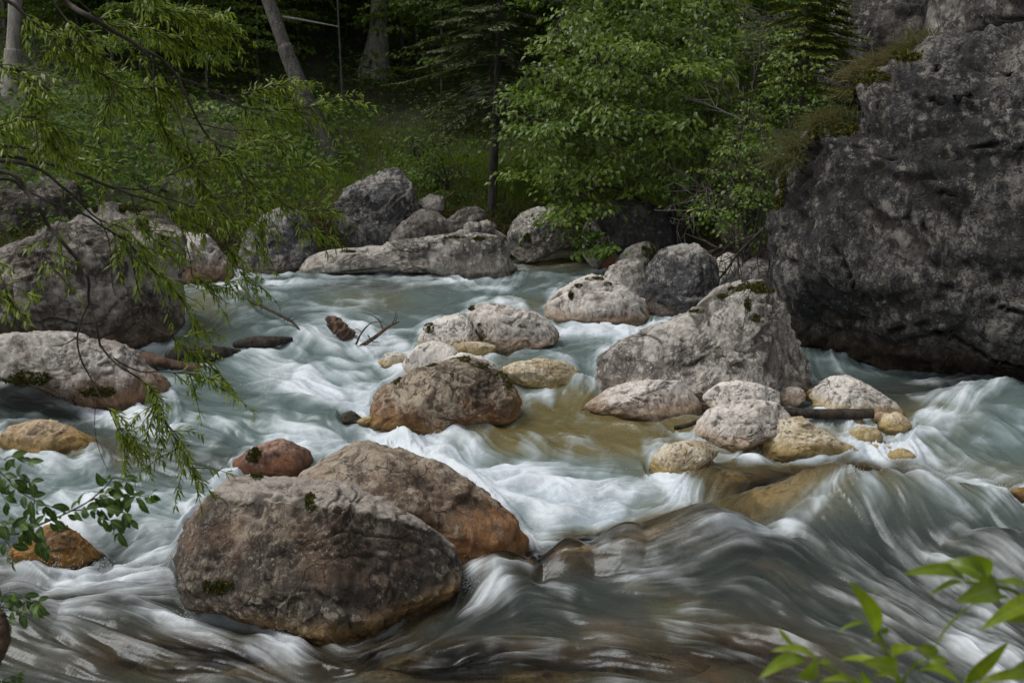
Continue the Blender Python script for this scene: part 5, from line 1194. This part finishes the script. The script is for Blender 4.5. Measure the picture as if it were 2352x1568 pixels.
log([W_(806,775,0), P(790,760,W_(806,775)[1] * 1.0 + .12), P(768,742,W_(806,775)[1] + .15), P(750,730,W_(806,775)[1] + .2)], [.1,.085,.065,.02], 'driftred', 'broken splintered stump sticking out of the foam', 'stump', 'stump', 9, .5, [([P(775,765,hit_water(806,775)[1]+.1), P(762,742,hit_water(806,775)[1]+.1), P(756,726,hit_water(806,775)[1]+.1)], .03), ([P(782,760,hit_water(806,775)[1]), P(778,742,hit_water(806,775)[1]), P(772,732,hit_water(806,775)[1])], .03), ([P(770,765,hit_water(806,775)[1]), P(757,752,hit_water(806,775)[1]), P(750,745,hit_water(806,775)[1])], .025)])
dd = hit_water(840, 795)[1]
log([P(828,796,dd), P(860,775,dd), P(890,752,dd), P(918,738,dd)], [.022,.02,.016,.006], 'driftred', 'thin branched dead twig standing up out of the rapid', 'dead_twig', 'branch', 6, .1,
    [([P(818,790,dd), P(830,765,dd - .1), P(852,742,dd - .1), P(880,738,dd)], .012), ([P(880,758,dd), P(870,735,dd), P(845,720,dd), P(815,716,dd)], .008), ([P(895,750,dd), P(905,735,dd), P(910,715,dd)], .008), ([P(905,745,dd), P(912,728,dd), P(908,712,dd)], .006), ([P(845,770,dd), P(858,785,dd + .1), P(880,782,dd + .1)], .007), ([P(832,764,dd), P(818,755,dd), P(808,770,dd)], .006)])
log([W_(560,655,.03), W_(575,690,.08), W_(600,702,.1), W_(640,722,.1), W_(672,740,.07), W_(700,772,.02)], [.012,.022,.02,.016,.014,.006], 'drift', 'long thin dark branch trailing in the teal rapid', 'dead_branch', 'branch', 6, .1,
    [([W_(652,735,.1), W_(664,730,.22), W_(672,722,.3)], .008), ([W_(660,737,.1), W_(680,733,.16), W_(694,738,.1)], .006)])
log([W_(385,822,.0), W_(430,812,.06), W_(490,812,.06), W_(552,808,.0)], [.07,.09,.08,.03], 'drift', 'mossy brown log jammed against the foot of the huge left boulder', 'log', 'log')
log([P(318,812,W_(340,830)[1] * 1.1), W_(350,825,.06), W_(400,838,.04), W_(470,848,.0)], [.05,.06,.05,.03], 'driftred', 'reddish stick log between the two left boulders', 'log', 'log')
dk_ = hit_water(1880, 965)[1] * .985
log([P(1800,938,dk_), P(1830,948,dk_), P(1900,950,dk_), P(1970,950,dk_), P(2008,948,dk_)], [.025,.04,.042,.045,.042], 'drift', 'dark charred stick lying across the stones of the gravel bar', 'stick', 'stick', 10, .12,
    [([P(1812,942,dk_), P(1803,932,dk_), P(1798,926,dk_)], .016)])
log([W_(1548,982,.02), W_(1575,978,.03), W_(1600,968,.05)], [.015,.022,.018], 'drift', 'short dark stick against the squarish pinkish rock', 'stick', 'stick', 8)
log([P(1652,520,13.3), P(1690,545,13.1), P(1735,575,12.9), P(1782,606,12.7)], [.09,.13,.12,.08], 'drift', 'thick broken red brown log leaning between the rocks and the cliff', 'log', 'log', knob=.35)
log([P(985,475,17.2), P(1010,465,17.1), P(1045,440,17.0)], [.02,.025,.012], 'driftred', 'short brown stick lying on the bank stones', 'stick', 'stick', 6)

# ---------------------------------------------------------------- the willow whose branches hang in from the left
WD = 4.6
wil = thing('willow_tree', (-4.2, 3.2, ground_at(-4.2, 3.2)), 'willow with narrow leaves hanging in from the left over the river', 'tree')
C = catmull(np.array([[-4.2, 3.2, wil.location.z - .3], [-4.0, 3.5, 1.6], [-3.5, 4.0, 2.6], [-3.2, 4.4, 3.6], [-2.7, 4.6, 4.4]]), 24); V, Fc = tube(C, np.linspace(.16, .07, 24), 10); mobj('trunk', V, Fc, M['bark_dark'], parent=wil)
# (points, start radius px, end radius px, depth at start, depth at end, first leafy share, leafiness)
WB = [([(-250,-160),(60,-60),(148,0),(201,37),(265,81),(316,111),(349,141),(380,183),(406,228)],10,3.5,4.3,4.9,.75,.3),
 ([(316,111),(363,128),(403,175),(433,235),(457,289),(487,329),(524,373),(564,410),(618,447),(672,480),(756,487)],4.5,1.5,4.7,5.2,.45,.75),
 ([(380,183),(420,186),(470,202),(514,220),(571,245),(665,249),(719,240),(772,228)],4,1.2,4.85,5.3,.5,.55),
 ([(520,222),(560,215),(610,205),(660,190)],1.8,.8,5.0,5.2,.2,1.2),
 ([(545,234),(590,262),(630,285)],1.6,.7,5.0,5.2,.2,.6),
 ([(-200,-80),(0,0),(50,34),(111,81),(161,124),(201,158),(252,181),(302,200),(370,201)],6,1.2,4.3,4.8,.35,.9),
 ([(265,181),(254,218),(238,262),(232,300)],2.5,.8,4.6,4.6,.4,.5),
 ([(60,-80),(135,20),(180,80),(215,130),(240,190),(262,260)],3,1,4.5,4.7,.3,1.0),
 ([(120,-60),(200,20),(260,60),(330,60),(420,90),(500,60)],2.5,1,4.6,5.0,.3,1.2),
 ([(180,-70),(300,-20),(380,20),(440,30),(520,48)],3,1,4.6,5.0,.25,1.3),
 ([(-300,300),(0,336),(50,339),(118,346),(201,363),(290,372)],4,1.5,4.2,4.7,.5,.6),
 ([(-300,320),(0,356),(67,363),(134,376),(188,400),(249,428),(302,447),(370,470),(437,504),(470,520)],7,2,4.1,4.8,.7,.5),
 ([(-300,330),(0,370),(60,380),(111,400),(151,430),(188,467),(228,504),(300,540),(336,611)],6,1.6,4.0,4.5,.75,.5),
 ([(60,380),(84,339),(134,309),(201,299),(302,279)],3,1,4.2,4.4,.75,.4),
 ([(249,428),(329,433),(370,406),(437,380),(504,363),(560,340)],3,1,4.5,4.9,.45,1.1),
 ([(329,433),(380,455),(440,470),(520,490),(560,500)],2.5,1,4.55,4.9,.3,1.1),
 ([(-300,380),(0,400),(60,440),(90,480),(111,521),(141,554),(175,594),(198,631),(205,672),(210,702),(222,742),(232,789)],7,3.2,3.9,4.2,.97,.2),
 ([(232,789),(262,823),(286,843),(322,877),(353,904),(366,940),(390,985),(420,1040),(450,1098)],3.2,1.2,4.2,4.35,.3,1.2),
 ([(262,815),(319,853),(370,851),(413,856),(470,863),(512,892)],2.2,.9,4.2,4.4,.55,1.0),
 ([(207,700),(181,773),(188,823),(202,863),(222,907),(255,954),(275,991),(302,1021),(345,1050)],2.8,1,4.2,4.3,.55,.9),
 ([(181,773),(151,789),(121,796)],2.2,1,4.2,4.15,2,.0),
 ([(218,914),(222,991),(232,1047),(243,1080)],1.2,.7,4.25,4.25,2,0),
 ([(-250,440),(0,417),(50,437),(110,465),(190,490),(235,521),(296,564),(336,611),(386,655),(420,685),(450,740)],5,1.2,4.0,4.6,.6,.8),
 ([(228,504),(250,560),(262,662),(296,715),(336,749),(403,772),(453,762)],2,.9,4.3,4.5,.85,.3),
 ([(300,560),(322,678),(339,705),(363,742),(390,769),(420,789),(463,816),(500,850)],2.2,.9,4.4,4.5,.6,.9),
 ([(420,520),(440,590),(446,640),(470,660),(520,660)],1.8,.8,4.7,4.8,.45,1.1),
 ([(470,520),(510,560),(540,600),(560,650)],1.8,.8,4.8,4.9,.3,1.1),
 ([(300,447),(330,520),(370,560),(420,600)],2,.8,4.5,4.7,.2,1.0),
 ([(151,430),(140,480),(110,560),(95,640)],2,.8,4.1,4.1,.4,.7),
 ([(404,228),(420,300),(440,370),(470,440),(540,470)],2,.9,4.8,4.9,.25,1.2),
 ([(349,141),(360,220),(370,300),(420,360)],2,.9,4.7,4.8,.2,1.2),
 ([(-200,120),(0,150),(60,190),(90,260),(110,330)],3,.9,4.1,4.2,.4,1.1),
 ([(-200,500),(-40,560),(10,640),(20,700)],3,.9,3.9,3.9,.6,.8),
 ([(-150,270),(0,290),(70,270),(140,300)],2.5,.8,4.0,4.1,.3,1.0),
 ([(456,286),(520,300),(580,300),(660,330)],1.8,.8,4.9,5.1,.3,.7),
 ([(490,332),(560,345),(620,330),(680,318)],1.8,.8,4.95,5.1,.3,.6),
 ([(564,410),(620,400),(680,395),(720,380)],1.6,.8,5.0,5.2,.3,1.1),
 ([(524,373),(570,440),(600,500),(590,560)],1.6,.8,5.0,5.0,.3,1.2),
 ([(618,447),(660,500),(700,520),(760,545)],1.5,.7,5.1,5.2,.3,.7),
]
LP, LD, LN, LS = [], [], [], []
cat_p = Acc()
def twig_leaves(C, dens, size=1.0):
    """narrow leaves along a shoot, pointing forward and drooping"""
    seg = np.linalg.norm(np.diff(C, axis=0), axis=1); Ltot = seg.sum(); m_ = max(3, int(Ltot / .0075 * dens))
    u = np.sort(R4.uniform(0, 1, m_)); k = np.clip(u * (len(C) - 1), 0, len(C) - 1.001); i0 = k.astype(int); f = (k - i0)[:, None]
    p = C[i0] * (1 - f) + C[i0 + 1] * f; T = unit(C[i0 + 1] - C[i0])
    sdv = R4.normal(size=(m_, 3)); sdv -= T * (sdv * T).sum(1)[:, None]
    LP.append(p); LD.append(T * .75 + unit(sdv) * .9 + np.array([.05, 0, -.2])); LN.append(unit(sdv) * .4 + np.array([0, -.3, .9]) + R4.normal(size=(m_, 3)) * .25)
    LS.append(R4.uniform(.6, 1.15, m_) * size * (1.05 - .35 * u))
nshoot = 0
for pts, r0, r1, d0, d1, first, dens in WB:
    n_ = len(pts) * 7
    dz = np.linspace(d0, d1, len(pts)) + R4.normal(size=len(pts)) * .03
    C = catmull(np.array([P(x_, y_, z_) for (x_, y_), z_ in zip(pts, dz)]), n_)
    C = C + np.stack([vnoise(C * 6), vnoise(C * 6 + 9), vnoise(C * 6 + 21)], 1) * .012
    V, Fc = tube(C, np.linspace(r0, r1, n_) * d0 / F * .85, 7)
    mobj('branch', V, Fc, M['twig'], parent=wil)
    if dens <= 0: continue
    L = np.concatenate([[0], np.cumsum(np.linalg.norm(np.diff(C, axis=0), axis=1))]); Lt = L[-1]
    lo = first * Lt
    up_ = np.mean([q_[1] for q_ in pts]) < 300
    ns_ = int((Lt - lo) / (.014 if up_ else .024) * dens)
    tw = Acc()
    for _ in range(ns_):
        s = R4.uniform(lo, Lt * 1.0); j = min(np.searchsorted(L, s), n_ - 2); T = unit(C[j + 1] - C[j])
        e = unit(T * .8 + R4.normal(size=3) * np.array([.55, .4, .5]) + [.25, 0, -.12]); l_ = R4.uniform(.07, .2)
        B = C[j] + np.array([0, .35, .7, 1.0])[:, None] * e * l_ + np.array([0, 0, -1.])[None] * (np.array([0, .1, .35, .8]) * l_ * .35)[:, None]
        B = catmull(B, 7); V, Fc = tube(B, np.linspace(.0022, .0009, 7), 4); tw.add(V, Fc); twig_leaves(B, .95); nshoot += 1
        if R4.random() < .1:      # a catkin
            cp = B[3] + np.array([0, 0, .0]); m_ = 26; u = R4.random(m_)[:, None]; ax = unit(e + [0, 0, .5]) * .035
            Vc, Fx, k = leaf_mesh(cp + ax * u, R4.normal(size=(m_, 3)) + ax * 12, R4.normal(size=(m_, 3)), .008, .004, full=False); cat_p.add(Vc, Fx, np.repeat(R4.random(m_), k))
    if ns_:
        V, Fc, _ = tw.out(); mobj('twigs', V, Fc, M['twig'], parent=wil)
        tail = C[max(0, n_ - n_ // 4):]; twig_leaves(tail, .8)
V, Fc, A = cat_p.out(); tag(mobj('catkins', V, Fc, M['catkin'], parent=wil, attrs={'var': A}), kind='stuff')
p, d_, n_, s_ = np.vstack(LP), np.vstack(LD), np.vstack(LN), np.concatenate(LS)
LL, LW = .05 * s_, .0084 * (.7 + .3 * s_)
vis = np.argsort(-(LL / np.linalg.norm(p - CAM, axis=1)) * ((lambda q_: (q_[0] > 20) & (q_[0] < 800) & (q_[1] > 20) & (q_[1] < 1120))(project(p))))
def willow_leaves(idx):
    """two bent halves along a midrib, six points"""
    n = len(idx); P0, D, Nn = p[idx], unit(d_[idx]), n_[idx]; L = LL[idx][:, None]; W = LW[idx][:, None]
    sd = unit(np.cross(D, Nn)); up = np.cross(sd, D); g_ = np.array([0, 0, -1.])
    a = P0 + D * L * .35 + sd * W * .5 + up * W * .12; b = P0 + D * L * .35 - sd * W * .5 + up * W * .12
    a2 = P0 + D * L * .7 + sd * W * .36 + up * W * .08 + g_ * L * .06; b2 = P0 + D * L * .7 - sd * W * .36 + up * W * .08 + g_ * L * .06
    V = np.stack([P0, a, b, a2, b2, P0 + D * L + g_ * L * .17], 1).reshape(-1, 3)
    Fc = (np.array([[0, 2, 1], [1, 2, 4], [1, 4, 3], [3, 4, 5]])[None] + (np.arange(n) * 6)[:, None, None]).reshape(-1, 3)
    return V, Fc
big, rest = vis[:300], vis[300:]
V, Fc = willow_leaves(rest)
tag(mobj('foliage', V, Fc, M['willow'], parent=wil, attrs={'var': np.repeat(R4.random(len(rest)), 6)}), kind='stuff')
V, Fc = willow_leaves(big); F1 = Fc[:4]
for j in range(300):
    mobj('leaf', V[j * 6:j * 6 + 6], F1, M['willow'], parent=wil, attrs={'var': np.full(6, R4.random())})

# ---------------------------------------------------------------- larger leaves: shaped blade with midrib
def blade_leaf(b, tip, wid, nrm, curl=.12, n=9, fold=.16, shape=.85, sway=0.0):
    b, tip = np.array(b), np.array(tip); D = tip - b; L = np.linalg.norm(D); D = D / L
    sd = unit(np.cross(D, nrm)); up = np.cross(sd, D)
    u = np.linspace(0, 1, n); w = wid * .5 * np.sin(pi * u ** shape) ** .8 * (1 - .12 * u)
    mid = b + D * (u * L)[:, None] + up * (np.sin(pi * u) * curl * L)[:, None] + sd * (np.sin(pi * u) * sway * L)[:, None]
    rip = .06 * wid * np.sin(u * 23)
    a = mid + sd * w[:, None] + up * (w * fold * 2 + rip * .3)[:, None]; c = mid - sd * w[:, None] + up * (w * fold * 2 - rip * .3)[:, None]
    V = np.stack([a, mid, c], 1).reshape(-1, 3)
    Fc = []
    for i in range(n - 1):
        k = i * 3; Fc += [[k, k + 1, k + 4, k + 3], [k + 1, k + 2, k + 5, k + 4]]
    return V, np.array(Fc)

# near blurred shoot at the lower right
ND = 1.35
def npt(x_, y_, dz=0.0): return P(x_, y_, ND + dz)
near = thing('leafy_shoot', npt(2120, 1750), 'out of focus leafy shoot with large fresh leaves in the lower right corner', 'plant')
for l, r in [([(2120,1750),(2075,1600),(2055,1545),(2038,1505),(2018,1451),(1996,1420),(1990,1415)], .0030), ([(2120,1750),(2050,1640),(1971,1568),(1954,1558),(1917,1538),(1880,1521)], .0028), ([(2620,1560),(2450,1430),(2352,1370),(2320,1353),(2273,1343),(2215,1335)], .0035), ([(2120,1750),(2085,1620),(2075,1568),(2092,1538),(2132,1511)], .0022), ([(2160,1760),(2200,1620),(2216,1568),(2226,1552),(2240,1540)], .0024), ([(2620,1560),(2480,1420),(2420,1400),(2360,1400)], .003)]:
    C = catmull(np.array([npt(*q_) for q_ in l]), 24); V, Fc = tube(C, np.linspace(r, r * .5, 24), 8); mobj('stem', V, Fc, M['near'], parent=near, attrs={'var': np.full(len(V), .7)})
def cr(x_, y_): return (1568 + x_ * .3359, 1041.2 + y_ * .3359)
NL = [((1330,1230),(1135,865),120,.1,(.4,-1,.2)),((1255,1150),(1060,1222),34,.12,(0,-.4,1)),((1340,1222),(1270,1292),60,.1,(0,-1,.3)),((1345,1215),(1403,1180),60,.1,(0,-1,.3)),((760,1318),(650,1185),34,-.06,(.5,-1,.1)),((935,1430),(600,1350),70,.2,(.1,-.4,1)),((840,1408),(516,1540),96,.18,(-.2,-.7,1)),((925,1440),(780,1530),112,.05,(0,-1,.3)),((935,1428),(1035,1465),46,.1,(0,-.6,1)),((1450,1490),(1065,1412),70,.14,(0,-.5,1)),((1455,1520),(1215,1420),140,.16,(0,-.8,.6)),((1430,1400),(1612,1325),90,.2,(0,-.8,.7)),((1600,1330),(1752,1352),74,.16,(0,-1,.4)),
 ((2010,1010),(1700,1375),52,-.1,(.8,-.6,.2)),((2240,985),(1990,1025),50,.1,(0,-.5,1)),((1560,1480),(1690,1410),26,.1,(0,-.5,1)),((1680,1412),(1822,1415),56,.12,(0,-.8,.6)),((1600,1492),(1895,1570),96,.2,(.2,-.6,1)),((1935,1565),(2232,1280),86,.06,(-.4,-1,.3)),((2400,1440),(2180,1530),110,.12,(0,-.8,.5)),((2420,1530),(2010,1570),80,.14,(0,-.6,1)),((1935,862),(1498,825),100,.16,(0,-.7,.8)),((2085,865),(1785,742),130,.22,(.2,-.9,.6)),((2085,862),(1960,690),140,.1,(.6,-1,.2)),((2150,900),(1860,1010),165,.12,(0,-1,.5)),((1920,880),(1685,970),46,.1,(0,-.6,1)),((2400,965),(2125,880),80,.14,(0,-.5,1)),((2480,1050),(2030,1210),130,.2,(-.2,-.7,.9)),((2500,1090),(2110,1130),105,.1,(0,-.9,.5)),((1260,1600),(1210,1478),60,.1,(0,-1,.2)),((1460,1560),(1300,1515),64,.12,(0,-.8,.7)),((1190,1600),(930,1562),60,.16,(0,-.6,1)),((1240,1150),(1275,1225),26,.1,(.4,-1,0)),((1290,960),(1330,905),16,.1,(.4,-1,0))]
for (b0, t0, w_, cl, nr) in NL:
    V, Fc = blade_leaf(npt(*cr(*b0), R4.normal() * .015), npt(*cr(*t0), -.03 + R4.normal() * .03), w_ * 1.12 * .3359 * ND / F, np.array(nr, float), cl, 11)
    mobj('leaf', V, Fc, M['near'], parent=near, attrs={'rib': np.tile([0, 1., 0], len(V) // 3), 'var': np.full(len(V), R4.uniform(.1, .9))})

# oval leaved twigs at the lower left
OD = 3.0
def c7(x_, y_): return (x_ * .3359, 1041.2 + y_ * .3359)
def opt(x_, y_, dz=0.0): return P(*c7(x_, y_), OD + dz)
def oval_twig(stems, label, extra=(), size=1.0, step=52):
    t = thing('leafy_twig', opt(*stems[0][0][0]), label, 'plant')
    for l, r, a0 in stems:
        C = catmull(np.array([opt(x_, y_, R4.normal() * .02) for x_, y_ in l]), 40); V, Fc = tube(C, np.linspace(r, r * .4, 40), 6); mobj('stem', V, Fc, M['twig'], parent=t)
        L = np.concatenate([[0], np.cumsum(np.linalg.norm(np.diff(C, axis=0), axis=1))]); s = L[-1] * a0; side = 1
        while s < L[-1]:
            j = min(np.searchsorted(L, s), 38); T = unit(C[j + 1] - C[j])
            e = unit(T * .6 + np.array([T[2], 0, -T[0]]) * side * R4.uniform(.4, 1.0) + [0, R4.normal() * .5, -.5]); ln = R4.uniform(.65, 1.25) * .043 * size
            pt = C[j] + e * .006
            V, Fc = blade_leaf(pt, pt + e * ln, ln * R4.uniform(.42, .56), unit(np.array([R4.normal() * .5, -.8, .5])), .1, 7, shape=.95)
            mobj('leaf', V, Fc, M['oval'], parent=t, attrs={'rib': np.tile([0, 1., 0], len(V) // 3), 'var': np.full(len(V), R4.random())})
            s += .85 * step * .3359 * OD / F * R4.uniform(.55, 1.1); side = -side
        e = unit(C[-1] - C[-2]); V, Fc = blade_leaf(C[-1], C[-1] + e * .026, .009, np.array([0, -.6, .8]), .1, 7); mobj('leaf', V, Fc, M['oval'], parent=t, attrs={'var': np.full(len(V), .8)})
    return t
oval_twig([([(-260,620),(0,560),(160,540),(260,490),(380,440),(490,390),(600,330),(680,265),(740,210),(780,165),(885,185)],.0035,.3),([(600,330),(680,300),(760,285),(880,285),(990,290),(1045,265)],.0018,.1),([(490,390),(600,380),(700,365),(790,385),(850,400),(885,455)],.0018,.1),([(640,400),(700,430),(760,460),(815,540)],.0014,.2),
  ([(-200,0),(-50,90),(60,180),(140,260),(240,320),(330,355),(400,385)],.0028,.2),([(30,40),(70,20),(120,35),(190,70)],.0016,.1),([(60,180),(120,150),(170,160),(210,200)],.0014,.1),([(240,320),(200,440),(160,520)],.0014,.2),([(0,560),(60,620),(90,690),(80,740)],.0014,.2),([(-100,480),(0,470),(110,480),(200,490)],.0018,.2),([(-80,200),(0,260),(40,330)],.0016,.1),([(160,540),(250,580),(320,640)],.0014,.2)],
  'dark green twig of oval leaves reaching over the water at the lower left')
oval_twig([([(-200,1120),(0,1050),(60,1010),(120,985),(200,1010),(270,1030)],.0022,.3),([(0,1050),(80,1060),(160,1090),(240,1110)],.0016,.1),([(0,1060),(40,1110),(70,1190)],.0016,.1),([(0,1040),(30,970),(80,945),(160,980)],.0016,.1)], 'small sprig of oval leaves at the left edge below the long leafy twig')
log([P(-60,1560,2.9), P(-6,1500,2.95), P(2,1440,2.95), P(2,1405,2.95)], [.03,.026,.02,.012], 'bark_dark' if False else 'driftred', 'brown broken stem stub at the left edge under the oval leaves', 'stem_stub', 'branch', 8, .3)
oval_twig([([(-60,1640),(0,1560),(60,1530),(120,1510)],.0016,.2),([(0,1580),(60,1560),(130,1550)],.0012,.2)], 'tiny green sprig in the bottom left corner', size=.6, step=30)
